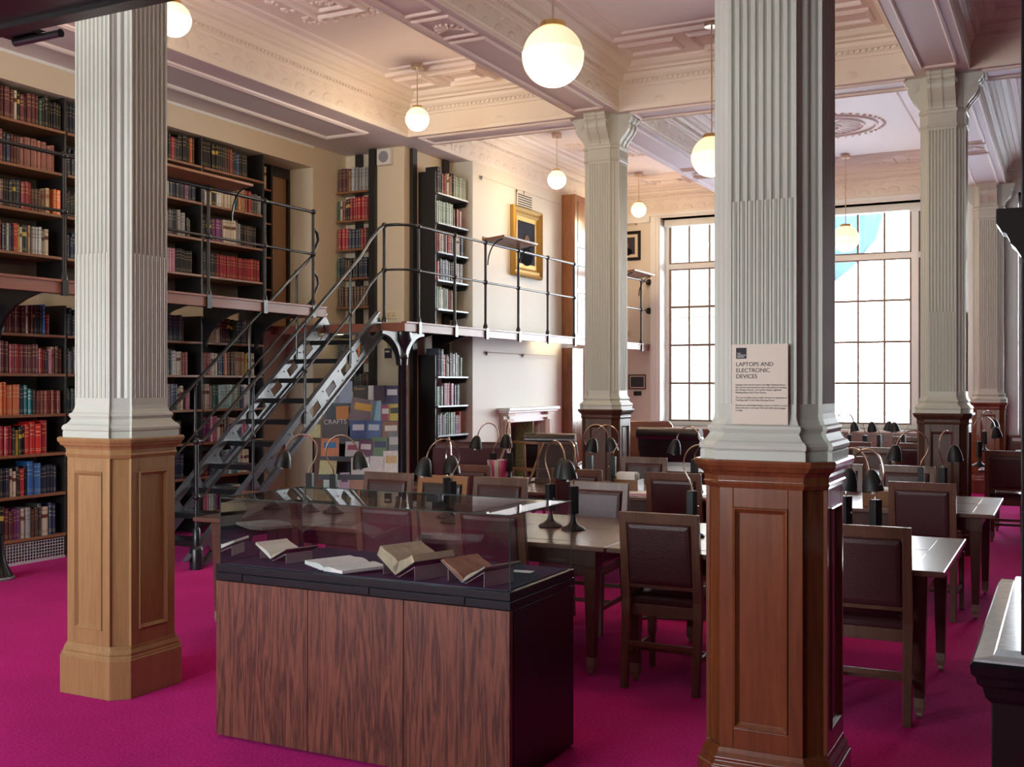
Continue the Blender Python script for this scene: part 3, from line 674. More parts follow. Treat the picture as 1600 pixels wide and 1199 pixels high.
# slender iron column under the corner
t = thing('iron_column', 'slender black iron column under the corner of the gallery', 'column', (-6.47, 10.06, 0))
M().lathe([(.085,0),(.085,.05),(.06,.09),(.052,.14),(.048,1.86),(.062,1.88),(.062,1.90),(.05,1.92),(.06,2.0),(.085,2.05),(.10,2.07),(.10,2.16)], n=20).obj('shaft', 'black_iron', t, smooth=True)
for k, (L, rr) in enumerate(((.42, 0), (.42, PI/2), (.42, PI))):
    m = M(); n = 10; H = .36
    pts = [(.04, 0), (.04, -H), (.07, -H)] + [(.07+(L-.07)*(1-math.cos(PI/2*i/n)), -H+(H-.03)*math.sin(PI/2*i/n)) for i in range(1, n+1)] + [(L, 0)]
    m.loft([[(a, e, 2.16+b) for a, b in pts] for e in (-.02, .02)], True, True)
    m.xf(Matrix.Rotation({0: PI/2, 1: PI, 2: -PI/2}[k], 4, 'Z')); m.obj('bracket', 'black_iron', t)

def post(m, x, y, z0, z1, r=.0165, balls=()):
    m.lathe([(.030,0),(.030,.03),(.022,.05),(r,.07),(r,z1-z0)], (x, y, z0), 10)
    for b in balls: m.sphere((x, y, b), .032, 12, 8)
RI = 'rail_iron'
# left gallery railing
t = thing('railing', 'black iron railing on the left wall gallery', 'railing')
zt_, zm_ = GL_Z+1.02, GL_Z+.56
for y in (5.46, 6.28, 7.12, 7.96, 8.78, 9.59):
    m = M(); post(m, GL_X+.03, y, GL_Z-.0, zt_+.01, balls=(zt_, zm_)); m.obj('post', RI, t, smooth=True)
    M().box(GL_X+.025, GL_X+.05, y-.03, y+.03, GL_Z-.13, GL_Z+.004).obj('fixing_strap', 'black_iron', t)
M().tube([(GL_X+.03, 4.75, zt_), (GL_X+.03, 9.59, zt_)], .017, 10).obj('top_rail', RI, t, smooth=True)
M().tube([(GL_X+.03, 4.75, zm_), (GL_X+.03, 9.59, zm_)], .013, 10).obj('middle_rail', RI, t, smooth=True)
# right gallery railing
t = thing('railing', 'black iron railing on the gallery above the fireplace, curving round the stair head', 'railing')
zt2, zm2 = GR_Z+1.06, GR_Z+.57; xr_ = GR_X+.02
for (x, y) in ((-6.67, GR_Y+.02), (xr_, 10.24), (xr_, 11.04), (xr_, 11.8), (xr_, 12.7), (xr_, 13.6), (xr_, 14.5), (xr_, 15.4), (xr_, 16.35), (xr_, 17.3)):
    m = M(); post(m, x, y, GR_Z, zt2+.01, balls=(zt2, zm2)); m.obj('post', RI, t, smooth=True)
    if y > 10.1: M().box(xr_+.005, xr_+.03, y-.03, y+.03, GR_Z-.13, GR_Z+.004).obj('fixing_strap', 'black_iron', t)
def cornerpath(z): 
    p = [(-6.67, GR_Y+.02, z), (-6.58, GR_Y+.02, z)]
    for k in range(1, 7): a = PI/2*k/6; p.append((-6.58+.2*math.sin(a), GR_Y+.02+.2*(1-math.cos(a)), z))
    return p+[(xr_, 10.6, z), (xr_, YW-.02, z)]
M().tube(cornerpath(zt2), .017, 10).obj('top_rail', RI, t, smooth=True); M().tube(cornerpath(zm2), .013, 10).obj('middle_rail', RI, t, smooth=True)
for z in (zt2, zm2): M().loft([[(xr_+.055*math.cos(2*PI*k/14), yy, z+.055*math.sin(2*PI*k/14)) for k in range(14)] for yy in (YW-.03, YW)], True, True).obj('wall_flange', 'black_iron', t)

# staircase
t = thing('staircase', 'steep black iron staircase with slotted strings rising to the gallery', 'staircase')
sy0, sy1, sz1 = 7.10, GR_Y, GR_Z; sl = sz1/(sy1-sy0); sx = (-7.40, -6.70)
ang = math.atan(sl); L = math.hypot(sy1-sy0, sz1)
for i, x in enumerate(sx):
    # string plate with rounded slots, built in its own plane: u along slope, v across
    m = M(); nS = 11; v0, v1 = -.13, .12; a0, a1 = -.045, .045; th = .012
    du = L/nS
    def W(u, v, e): return (x+e, sy0+u*math.cos(ang)-v*math.sin(ang), u*math.sin(ang)+v*math.cos(ang))
    for e0, e1 in ((-th/2, th/2),):
        segs = []
        for k in range(nS):
            ua, ub = k*du, (k+1)*du; s0, s1 = ua+du*.24, ub-du*.24
            for (p, q, r, s) in ((ua, s0, v0, v1), (s1, ub, v0, v1), (s0, s1, v0, a0), (s0, s1, a1, v1)): segs.append((p, q, r, s))
        for (p, q, r, s) in segs:
            P = [W(p, r, e0), W(q, r, e0), W(q, s, e0), W(p, s, e0), W(p, r, e1), W(q, r, e1), W(q, s, e1), W(p, s, e1)]
            m.add(P, [(0,3,2,1),(4,5,6,7),(0,1,5,4),(1,2,6,5),(2,3,7,6),(3,0,4,7)])
    for v in (v0, v1):
        P = [W(u, v+w_, e) for u in (-.02, L+.02) for (w_, e) in ((-.008,-.028),(-.008,.028),(.008,.028),(.008,-.028))]
        m.add(P, [(0,1,2,3),(7,6,5,4),(0,4,5,1),(1,5,6,2),(2,6,7,3),(3,7,4,0)])
    for k in range(nS):
        for sg in (-1, 1):
            c_ = W((k+.12)*du, sg*.06, (th/2+.003)); m.sphere(c_, .008, 6, 4)
    # clip to floor: drop anything under z=0
    m.v = [(a, b, max(c, .004)) for a, b, c in m.v]
    m.obj('string', 'stair_iron', t)
nT = 11
for k in range(1, nT):
    y = sy0+(sy1-sy0)*k/nT; z = sz1*k/nT
    M().box(sx[0]+.01, sx[1]-.01, y-.10, y+.16, z-.022, z).box(sx[0]+.01, sx[1]-.01, y-.10, y-.09, z-.05, z-.02).obj('tread', 'black_iron', t, bevel=.003)
def railz(y, h): return (y-sy0)*sl+h
for i, x in enumerate((sx[0]+.02, sx[1]+.02)):
    ya = sy0+.02
    m = M(); post(m, x, ya, 0, 1.13, .018, (1.10, .62)); m.lathe([(.058,0),(.058,.17),(.05,.19),(.034,.20),(.032,.34),(.02,.36)], (x, ya, 0), 16); m.obj('newel_post', RI, t, smooth=True)
    for yy in (7.85, 8.62, 9.38):
        m = M(); m.tube([(x, yy, railz(yy, -.0)), (x, yy, railz(yy, 1.0))], .013, 8); m.sphere((x, yy, railz(yy, .52)), .026, 10, 7); m.sphere((x, yy, railz(yy, 1.0)), .022, 10, 7); m.obj('baluster', RI, t, smooth=True)
    for h, r_, nm in ((1.0, .017, 'handrail'), (.52, .013, 'middle_rail')):
        z0 = 1.10 if h == 1.0 else .62
        if i == 1:
            zz = zt2 if h == 1.0 else zm2
            p = [(x, ya, z0), (x, ya+.07, z0+.0), (x, ya+.14, railz(ya+.14, h)+.02), (x, 9.55, railz(9.55, h)), (x-.005, 9.75, railz(9.75, h)+.05), (-6.67, 9.90, zz-.05), (-6.67, GR_Y+.02, zz)]
        else:
            zz = GL_Z+(.86 if h == 1.0 else .38)
            p = [(x, ya, z0), (x, ya+.07, z0), (x, ya+.14, railz(ya+.14, h)+.02), (x, 9.25, railz(9.25, h)), (x+.02, 9.62, railz(9.62, h)+.0), (x+.03, 9.72, railz(9.70, h)+.12), (x+.03, 9.70, zz-.06), (x+.02, 9.64, zz), (GL_X+.03, 9.59, zz+.02)]
        M().tube(p, r_, 10).obj(nm, RI, t, smooth=True)

# sloping reading ledges fixed on the railings
def ledge(x, ya, yb, z, label, out=.28):
    t = thing('reading_ledge', label, 'shelf')
    m = M(); m.loft([[(x-.03, y, z), (x+out, y, z+.03), (x+out, y, z+.055), (x-.03, y, z+.025)] for y in (ya, yb)], True, True); m.box(x-.05, x-.03, ya, yb, z, z+.05); m.obj('board', 'shelf_wood' , t, bevel=.003)
    for y in (ya+.06, yb-.06):
        m = M(); m.tube([(x, y, z-.30)]+[(x+(out-.05)*(1-math.cos(PI/2*k/8)), y, z-.30+.31*math.sin(PI/2*k/8)) for k in range(1, 9)], .009, 6); m.obj('bracket', 'black_iron', t)
ledge(xr_, 11.8, 12.75, zt2+.03, 'sloping wooden reading ledge on the gallery railing in front of the portrait', .26)
ledge(GL_X+.03, 7.15, 8.35, zt_+.03, 'wooden reading ledge on the left gallery railing under the top shelf', .22)
ledge(xr_, 16.3, 17.25, zt2+.03, 'wooden reading ledge at the window end of the gallery railing', .26)

# ------------------------------------------------------------------ bookcases and books
BOOKS = []      # dict(pos, rot, t, h, d, col, label parts)
def bookgeo(t, h, d, lean=0):
    """spine faces local -Y; x = thickness, z = height; returns verts, faces, uv per face"""
    xs_ = [(0, d), (0, .006), (t*.2, .0015), (t*.5, 0), (t*.8, .0015), (t, .006), (t, d)]
    n = len(xs_); v = [(x, y, 0) for x, y in xs_]+[(x, y, h) for x, y in xs_]; f = []; uv = []
    for j in range(n):
        k = (j+1) % n; f.append((j, k, n+k, n+j)); u = 1 if 1 <= j <= 4 else 0; uv.append([(u, 0), (u, 0), (u, 1), (u, 1)])
    f.append(tuple(range(n, 2*n))); uv.append([(0, .5)]*n)
    return v, f, uv
def shelf_run(seq, u0, u1, seed, hmax=.30):
    """seq: list of (colour, count, height, thickness) ; expands to books between u0..u1, repeating the end if room is left"""
    r = random.Random(seed); out = []; u = u0+.005
    lst = []
    for q in seq: lst += [q]*q[1] if q[0] else [q]
    i = 0
    while True:
        if i < len(lst): c, n, h, t = lst[i]
        else: break
        i += 1
        if c is None: u += t; continue
        tt = t*r.uniform(.8, 1.2); hh = min(hmax, h*(r.uniform(.97, 1.02) if n > 2 else r.uniform(.9, 1.05)))
        if u+tt > u1-.004: break
        out.append((u, tt*.97, hh, c)); u += tt
    return out
MIX = ['black', 'maroon', 'navy', 'brown', 'cream', 'charcoal', 'green', 'crimson', 'slate', 'tan', 'grey', 'brick', 'white', 'blackgold', 'purple', 'mint']
def rnd(names, n, h, seed, t=.034):
    r = random.Random(seed); return [(r.choice(names), 1, h*r.uniform(.82, 1.05), t*r.uniform(.6, 1.35)) for _ in range(n)]
def put_shelf(kind, base, z, seq, u0, u1, seed, hmax, where, depth_=.17):
    """kind 'L': spines face +X at x=base, u along +Y ; kind 'T': spines face -Y at y=base, u along +X"""
    for k, (u, t, h, c) in enumerate(shelf_run(seq, u0, u1, seed, hmax)):
        rr = random.Random(seed*100+k); back = rr.uniform(0, .02)
        if kind == 'L': pos = (base-back, u, z); rot = PI/2          # local -Y -> +X, local x -> +Y
        else: pos = (u, base+back, z); rot = 0
        BOOKS.append(dict(pos=pos, rot=rot, t=t, h=h, d=depth_, c=c, where=where, k=k))
def shelfboard(parent, kind, x0, x1, y0, y1, z, mat, lip=True):
    m = M().box(x0, x1, y0, y1, z-.026, z); return m.obj('shelf', mat, parent, bevel=.003)

# left wall bookcase: uppers (above gallery) and lowers
UZ = [3.92, 3.53, 3.145, 2.76]; LZ = [2.045, 1.69, 1.325, .97, .605, .225]
UPR = [4.62, 5.45, 6.28, 7.08, 7.96, 8.86, 9.86]
def left_case(nm, label, zs, ztop, z0):
    t = thing('bookcase', label, 'bookcase')
    for a, b in zip(UPR[:-1], UPR[1:]):
        for z in zs: shelfboard(t, 'L', -8.60, -8.215, a+.012, b-.012, z, 'shelf_wood' if z > 1 or True else '')
    for y in UPR:
        m = M().box(-8.61, -8.235, y-.012, y+.012, z0, ztop); m.obj('upright', 'shelf_black', t)
    M().box(-8.615, -8.605, UPR[0], UPR[-1], z0, ztop).obj('back_panel', 'shelf_back', t)
    return t
left_case('u', 'tall black-framed wall bookcase with wooden shelves above the left gallery', UZ, 4.235, GL_Z+.01)
tl = left_case('l', 'tall black-framed wall bookcase with wooden shelves below the left gallery', LZ, GL_Z-.13, .005)
m = M()
for k in range(26): m.box(-8.232, -8.226, 6.30+k*.03, 6.304+k*.03, .02, .19)
for k in range(7): m.box(-8.232, -8.226, 6.30, 7.06, .02+k*.027, .026+k*.027)
m.box(-8.234, -8.224, 6.28, 7.07, .0, .02)
tag(m.obj('floor_vent', 'vent_white'), 'white lattice vent under the lowest shelf of the left bookcase', 'vent')
def S(*a): return list(a)
LA = {  # nearer bay (left of the golden oak column), then next bay
 ('U', 0): (S(('maroon',5,.27,.045),('cream',1,.25,.03),('blackgold',1,.27,.04),('maroon',2,.25,.035),('maroon',3,.27,.038),('green',1,.25,.035),('black',2,.29,.042),('black',5,.25,.032)), S(('navy',9,.27,.034),('black',9,.25,.034)), S(('brown',2,.29,.045),('blackgold',1,.29,.03),('orange',1,.28,.03),('tan',1,.28,.03),('black',2,.27,.035),('crimson',1,.24,.05),('black',2,.25,.03),('black',3,.29,.05),('orange',1,.27,.03),('brown',1,.28,.04)), S(('black',3,.30,.045),('blackgold',3,.28,.035),('black',4,.28,.03),('brown',2,.27,.03),('brick',1,.27,.03),('maroon',1,.27,.03),('navy',2,.26,.03),('blue',1,.26,.03),('black',4,.26,.035))),
 ('U', 1): (S(('maroon',3,.28,.045),('navy',2,.27,.035),('maroon',2,.27,.035),('brown',1,.27,.03),('salmon',5,.26,.055),('salmon',2,.24,.05)), rnd(['navy','charcoal','black'],24,.26,2), S(('charcoal',1,.22,.04),('sage',4,.22,.045),('navy',3,.24,.04),('charcoal',2,.23,.04),('purple',2,.22,.04),('navy',2,.23,.045)), S(('navy',1,.24,.04),('white',1,.22,.03),('cream',2,.24,.04),('blackgold',2,.24,.035),('white',2,.24,.03),('cream',5,.26,.05),('green',1,.24,.03),('orange',1,.25,.04),('tan',2,.24,.045),('crimson',2,.24,.04),('charcoal',2,.24,.05),('grey',3,.22,.03))),
 ('U', 2): (S(('salmon',1,.27,.05),('brown',2,.25,.04),('black',3,.24,.03),('blackgold',1,.24,.04),('black',1,.24,.04),('crimson',3,.25,.034),('brown',3,.2,.03),('tan',2,.22,.045),(None,1,0,.05),('orange',2,.23,.034),('navy',3,.24,.03)), rnd(['navy','slate','black'],24,.25,3), S(('crimson',1,.24,.03),('red',1,.28,.05),('brown',3,.24,.04),('charcoal',3,.26,.045),('grey',2,.27,.06),('black',2,.2,.03)), S(('black',1,.24,.05),('blackgold',2,.24,.04),('purple',3,.25,.05),('cream',6,.26,.035),('grey',2,.24,.03),('black',3,.24,.03),('brown',2,.23,.03),('black',4,.24,.032))),
 ('U', 3): (S(('green',1,.25,.04),('maroon',2,.27,.034),('black',1,.26,.04),('white',1,.25,.025),('charcoal',2,.25,.03),('red',1,.26,.04),('yellow',1,.24,.02),('cream',1,.25,.025),('blackgold',1,.25,.05),('tan',1,.25,.02),(None,1,0,.03),('white',3,.25,.03),('cream',2,.24,.045)), rnd(['slate','navy','charcoal'],24,.25,4), S(('charcoal',2,.26,.05),('grey',1,.28,.05),('black',1,.24,.03),('pink',3,.24,.05),('black',3,.25,.045),('black',2,.24,.05)), S(('charcoal',2,.25,.045),('black',3,.25,.04),('crimson',14,.25,.05))),
 ('L', 0): (S(('navy',2,.28,.04),('black',2,.27,.03),('brick',1,.25,.03),('maroon',5,.25,.034),('cream',1,.25,.02),('maroon',2,.26,.03),('blackgold',1,.26,.02),('charcoal',3,.26,.034),('blue',1,.28,.03),('crimson',1,.2,.05)), rnd(['navy','slate','charcoal'],24,.25,5), S(('slate',12,.27,.032),('brick',1,.27,.04)), S(('brown',3,.27,.034),('tan',3,.27,.034),('cream',2,.26,.03),('maroon',4,.27,.03),('blackgold',2,.27,.04),('green',3,.26,.034),('navy',2,.27,.03),('brown',4,.26,.034))),
 ('L', 1): (S(('pink',1,.28,.045),('maroon',3,.28,.05),('crimson',3,.26,.05),('maroon',3,.26,.05),('crimson',2,.23,.034),('black',1,.23,.03),('pink',1,.23,.04),('tan',1,.24,.05),('maroon',2,.24,.04)), rnd(['charcoal','grey','navy'],24,.25,6), S(('black',1,.24,.03),('navy',2,.26,.04),('cream',2,.26,.034),('charcoal',2,.27,.034),('white',2,.27,.03),('cream',2,.24,.034),('brick',3,.24,.03)), S(('brick',4,.24,.034),('cream',3,.24,.03),('navy',3,.24,.034),('orange',1,.24,.04),('brown',4,.25,.034),('tan',4,.26,.038),('yellow',1,.26,.04),('cream',3,.26,.04))),
 ('L', 2): (S(('orange',4,.29,.042),('orange',2,.28,.06),('navy',1,.24,.04),('teal',2,.25,.035),('black',1,.22,.02),('brick',9,.21,.034),('white',1,.21,.03)), rnd(['navy','green','black'],24,.24,7), S(('red',2,.30,.05),('crimson',1,.24,.03),('grey',3,.27,.034),('slate',3,.27,.034),('cream',2,.25,.04),(None,1,0,.04),('pink',2,.22,.03)), S(('cream',3,.27,.034),('grey',1,.27,.04),('green',2,.27,.04),('mint',6,.26,.034),('sage',4,.26,.034),('navy',2,.25,.034),('white',3,.26,.034))),
 ('L', 3): (S(('crimson',5,.26,.042),('black',1,.25,.03),('yellow',1,.24,.05),('blackgold',2,.25,.034),('red',2,.29,.05),('red',1,.27,.06),('crimson',1,.31,.06)), rnd(['black','maroon'],20,.24,8), S(('yellow',6,.22,.03),('navy',2,.25,.04),('charcoal',4,.24,.034)), S(('purple',3,.27,.04),('pink',3,.27,.034),('cream',2,.27,.05),('brown',1,.29,.04),('grey',1,.29,.04),('cream',3,.25,.034),('slate',3,.25,.034),('pink',4,.25,.04))),
 ('L', 4): (S(('black',4,.25,.034),('navy',2,.25,.034),('cream',2,.24,.034),('black',1,.25,.03),('crimson',1,.25,.05),('black',1,.25,.03),('blue',2,.30,.075),('navy',5,.25,.034)), rnd(['black','navy'],20,.24,9), S(('brick',2,.26,.05),('slate',3,.27,.045),('maroon',2,.25,.034),('navy',3,.26,.04)), S(('maroon',2,.25,.034),('navy',2,.25,.034),('charcoal',4,.25,.04),('slate',2,.26,.04),('mint',3,.25,.034),('teal',2,.25,.034),('white',2,.25,.034),('cream',4,.25,.034))),
 ('L', 5): (S(('maroon',1,.28,.03),('blackgold',2,.30,.05),('maroon',2,.27,.05),('purple',2,.27,.045),('cream',1,.27,.04),('grey',1,.27,.05),('brown',2,.27,.04),('charcoal',1,.28,.05),('cream',1,.28,.07),('navy',2,.30,.034)), rnd(['black','brown'],20,.24,10), S(('charcoal',2,.25,.034),('cream',2,.24,.034),('black',4,.25,.04)), S(('pink',3,.25,.034),('mint',3,.25,.034),('purple',2,.25,.034),('green',4,.25,.034),('blue',2,.25,.03),('cream',4,.25,.034),('teal',2,.24,.034))),
}
ORD = ['top', 'second', 'third', 'fourth', 'fifth', 'lowest']
for (g, i), (a, b_, c_, d_) in LA.items():
    z = (UZ if g == 'U' else LZ)[i]; lvl = 'upper' if g == 'U' else 'lower'
    sh = {'U': ['top', 'second', 'third', 'bottom'], 'L': ORD}[g][i]
    hm = .30 if g == 'U' or i else .27
    put_shelf('L', -8.235, z, rnd(MIX, 30, .25, i+40), UPR[1], UPR[2]-.02, 11+i, hm, (sh, lvl, 'left edge'))
    put_shelf('L', -8.235, z, a, UPR[2]+.02, UPR[3]-.015, 20+i, hm, (sh, lvl, 'bay left of oak column'))
    put_shelf('L', -8.235, z, b_, UPR[3]+.02, UPR[4]-.015, 30+i, hm, (sh, lvl, 'bay behind oak column'))
    put_shelf('L', -8.235, z, c_, UPR[4]+.22, UPR[5]-.015, 40+i, hm, (sh, lvl, 'bay right of oak column'))
    put_shelf('L', -8.235, z, d_, UPR[5]+.02, UPR[6]-.015, 50+i, hm, (sh, lvl, 'bay by the stairs'))

# narrow set-back shelves beside the gallery door
t = thing('bookcase', 'narrow dark bookcase set back beside the upper door', 'bookcase')
for z in (3.9, 3.5, 3.1, 2.72): M().box(-8.61, -8.42, 9.88, 10.22, z-.02, z).obj('shelf', 'shelf_wood', t)
M().box(-8.61, -8.42, 10.22, 10.25, GR_Z, 4.2).box(-8.61, -8.60, 9.88, 10.22, GR_Z, 4.2).obj('side_panel', 'shelf_black', t)
for i, z in enumerate((3.9, 3.5, 3.1, 2.72)):
    put_shelf('L', -8.44, z, [[('tan',4,.26,.04),('cream',4,.27,.035)], [('brown',3,.25,.04),('cream',3,.25,.035)], [('blackgold',8,.25,.035)], [('crimson',8,.24,.035)]][i], 9.89, 10.2, 70+i, .3, (['top','second','third','bottom'][i], 'set-back', 'beside the upper door'), .14)
# upper door
d = bpy.data.objects.new('door_1', None); C.objects.link(d); d['kind'] = 'structure'
m = M().box(-8.61, -8.585, 10.27, 10.72, GR_Z+.02, 4.12)
m.obj('leaf', 'door_wood', d); M().box(-8.58, -8.55, 10.245, 10.735, 4.12, 4.235).box(-8.61, -8.55, 10.70, 10.74, GR_Z, 4.12).obj('door_frame', 'ebony', d)
m = M().lathe([(.014,0),(.014,.03),(.026,.04),(.03,.055),(.02,.07)], n=12).xf(Matrix.Translation((-8.585, 10.36, 3.18)) @ Matrix.Rotation(PI/2, 4, 'Y')); m.obj('door_handle', 'brass', d)
M().box(-8.586, -8.58, 10.29, 10.40, 3.74, 3.78).obj('name_plate', 'ebony', d)

def cross_case(label, x0, x1, yb, zs, ztop, z0, nm):
    t = thing('bookcase', label, 'bookcase')
    for z in zs: M().box(x0+.015, x1-.015, yb-.24, yb-.004, z-.024, z).obj('shelf', 'shelf_wood_x', t, bevel=.002)
    for x in (x0+.22, x1-.02): M().box(x-.045, x+.045, yb-.06 if x < x1-.1 else yb-.26, yb-.01, z0, ztop).obj('stanchion', 'shelf_black', t)
    return t
UZ2 = [4.0, 3.64, 3.28, 2.92, 2.56]; LZ2 = [1.88, 1.52, 1.16, .80, .44]
cross_case('black-framed bookcase across the alcove on the gallery at the stair head', -8.19, -7.61, 11.42, UZ2, 4.49, GR_Z+.005, 'u')
cross_case('black-framed bookcase across the alcove below the gallery behind the stairs', -8.19, -7.61, 11.42, LZ2, GR_Z-.05, .005, 'l')
XS = [[('maroon',3,.29,.055),('tan',1,.27,.03),('grey',6,.29,.05)], [('green',1,.26,.03),('cream',1,.26,.03),('maroon',1,.26,.04),('blackgold',2,.26,.035),('crimson',8,.28,.045)],
      [('crimson',3,.26,.05),('navy',4,.25,.045),('crimson',2,.27,.05),('black',1,.25,.03),('charcoal',3,.25,.04)], [('green',1,.24,.03),('navy',2,.26,.04),('brown',2,.25,.04),('black',3,.25,.04),('navy',4,.25,.04)], [('brown',12,.25,.045)]]
for i, z in enumerate(UZ2): put_shelf('T', 11.19, z, XS[i], -8.17, -7.66, 80+i, .3, (['top','second','third','fourth','bottom'][i], 'gallery alcove', 'behind the stair rail'))
for i, z in enumerate(LZ2): put_shelf('T', 11.19, z, [rnd(['black','orange','brown','charcoal'],20,.25,81), rnd(['charcoal','black','brown'],20,.22,82), rnd(['crimson','navy','slate','cream'],20,.24,83), rnd(['navy','white','red','charcoal'],20,.24,84), rnd(['blue','navy'],20,.24,85)][i], -8.17, -7.66, 90+i, .3, (['top','second','third','fourth','bottom'][i], 'lower alcove', 'behind the staircase'))
def side_case(label, y0, y1, xf, xb, zs, ztop, z0):
    t = thing('bookcase', label, 'bookcase')
    for z in zs:
        m = M().box(xb+.004, xf, y0+.02, y1, z-.022, z); m.obj('shelf', 'metal_shelf', t, bevel=.002)
        m = M(); pts = [(xb+.004, z-.022), (xf-.02, z-.022), (xf-.05, z-.08), (xb+.004, z-.10)]
        m.loft([[(x, y, zz) for x, zz in pts] for y in (y0+.02, y0+.035)], True, True); m.obj('shelf_bracket', 'shelf_black', t); M().loft([[(x, y, zz) for x, zz in pts] for y in (y1-.015, y1)], True, True).obj('shelf_bracket', 'shelf_black', t)
    M().box(xb+.002, xb+.05, y0-.20, y0-.10, z0, ztop).box(xb+.002, xb+.05, y1-.22, y1-.10, z0, ztop).obj('stanchion', 'shelf_black', t)
    M().box(xb+.004, xf-.03, y0, y0+.018, z0, zs[0]+.26).obj('end_panel', 'shelf_black', t)
    return t
UZ3 = [3.97, 3.60, 3.24, 2.89, 2.53]; LZ3 = [1.69, 1.325, .955, .57, .2]
side_case('open shelves on the gallery between the pier and the chimney breast', 11.55, 12.34, -6.92, -7.2, UZ3, 4.49, GR_Z+.005)
side_case('open shelves below the gallery between the pier and the chimney breast', 11.55, 12.34, -6.92, -7.2, LZ3, GR_Z-.045, .005)
YS = [[('black',1,.33,.05),('slate',1,.32,.05),('maroon',2,.26,.034),('crimson',2,.25,.03),('cream',2,.27,.03),('crimson',1,.27,.03),('tan',1,.26,.03),('black',2,.28,.034),('sage',8,.27,.04)],
      [('mint',10,.27,.042),('brown',1,.24,.03),('maroon',2,.22,.04),('pink',2,.22,.04)], [('brick',2,.24,.04),('white',2,.26,.03),('black',1,.26,.03),('grey',2,.25,.03),('crimson',3,.25,.035),('brown',4,.25,.035),('cream',3,.25,.035),('navy',3,.26,.035)],
      [('crimson',1,.24,.05),('slate',5,.26,.04),('charcoal',5,.25,.035),('grey',6,.24,.035)], [('mint',2,.26,.03),('white',2,.27,.03),('sage',2,.26,.035),('green',1,.26,.03),('grey',1,.26,.03),(None,1,0,.05),('pink',1,.25,.03),('tan',1,.25,.03)]]
for i, z in enumerate(UZ3): put_shelf('L', -6.93, z, YS[i], 11.58, 12.33, 100+i, .33, (['top','second','third','fourth','bottom'][i], 'gallery', 'left of the portrait'))
YL = [[('slate',2,.36,.05),('navy',1,.36,.05),('red',1,.30,.05),('brown',1,.28,.03),('cream',2,.27,.03),('slate',2,.3,.035),('white',2,.3,.03),('black',2,.29,.04),('mint',2,.26,.035)],
      [('mint',3,.24,.035),('slate',1,.27,.03),(None,1,0,.03),('pink',6,.28,.04),('slate',4,.26,.035)], [('slate',2,.25,.04),('grey',2,.27,.034),('slate',2,.27,.03),('green',1,.27,.03),('mint',6,.28,.035),('purple',3,.24,.035),('red',1,.29,.03)],
      [('cream',1,.25,.04),('teal',1,.25,.03),('mint',5,.25,.035),('black',1,.25,.03),(None,1,0,.08),('slate',1,.24,.04),('white',1,.24,.04),('pink',1,.24,.04)], rnd(['navy','slate','charcoal'],20,.24,105)]
for i, z in enumerate(LZ3): put_shelf('L', -6.93, z, YL[i], 11.58, 12.33, 110+i, .37, (['top','second','third','fourth','bottom'][i], 'ground floor', 'left of the fireplace'))

CN = dict(maroon='maroon leather', crimson='crimson cloth', red='bright red', salmon='dull salmon leather', orange='orange', brick='brick red', brown='dark brown leather', tan='tan leather', black='black leather', charcoal='charcoal cloth',
 navy='navy blue cloth', blue='bright blue', slate='slate blue', green='dark green', sage='pale sage green', teal='teal', mint='pale mint green', cream='cream bound', white='white bound', grey='grey', purple='deep purple', pink='dusky pink', yellow='yellow', blackgold='black and gold')
ON = ['first','second','third','fourth','fifth','sixth','seventh','eighth','ninth','tenth','eleventh','twelfth','thirteenth','fourteenth','fifteenth','sixteenth','seventeenth','eighteenth','nineteenth','twentieth']
ON += ['twenty-'+w for w in ON[:9]]+['thirtieth']+['thirty-'+w for w in ON[:9]]+['fortieth']
def bscore(b):
    x, y, z = b['pos']; px = pxof(x, y); d = depth(x, y); py = 599+F*(HC-z-b['h']/2)/d
    vis = -5 < px < 1600 and not (95 < px < 285 and py > 680) and not (118 < px < 268)
    if not vis: return 0
    if 'staircase' in b['where'][2] and 'behind' in b['where'][2]: return .2*b['t']*b['h']/d**2
    face = 1.0 if b['rot'] == 0 else max(.2, abs(-x)/math.hypot(x, y))
    return b['t']*b['h']*face/d**2
ranked = sorted(BOOKS, key=lambda b: -bscore(b)); indiv = ranked[:300]
ids = {id(b) for b in indiv}
bm_cache = {}
for b in indiv:
    c = b['c']
    if c not in bm_cache:
        v, f, uv = bookgeo(1, 1, 1)
        v = [(x, (.035 if 0 < y < .003 else (.10 if y < .01 and y > 0 else y)), z) for x, y, z in v]
        me = bpy.data.meshes.new('book'); me.from_pydata(v, [], f); me.materials.append(MT['book_'+c]); ul = me.uv_layers.new(name='UVMap')
        for p, q in zip(me.polygons, uv):
            for li, w in zip(p.loop_indices, q): ul.data[li].uv = w
        recalc(me); bm_cache[c] = me
groups = {}
for b in indiv: groups.setdefault(b['where'], []).append(b)
for wh, lst in groups.items():
    lst.sort(key=lambda b: b['k']); cnt = {}
    for b in lst:
        n = cnt.get(b['c'], 0); cnt[b['c']] = n+1; b['n'] = n
    for b in lst:
        o = bpy.data.objects.new('book', bm_cache[b['c']]); C.objects.link(o)
        o.location = b['pos']; o.rotation_euler = (0, 0, b['rot']); o.scale = (b['t'], b['d'], b['h'])
        many = cnt[b['c']] > 1
        sh, lvl, loc = wh
        lb = '%s book%s, %s shelf, %s case, %s' % (CN[b['c']], (' '+ON[b['n']]+' from left') if many else '', sh, lvl, loc)
        tag(o, lb, 'book', 'books on the %s shelf of the %s bookcase, %s' % (sh, lvl, loc))
vs, fs, ms, uvs = [], [], [], []
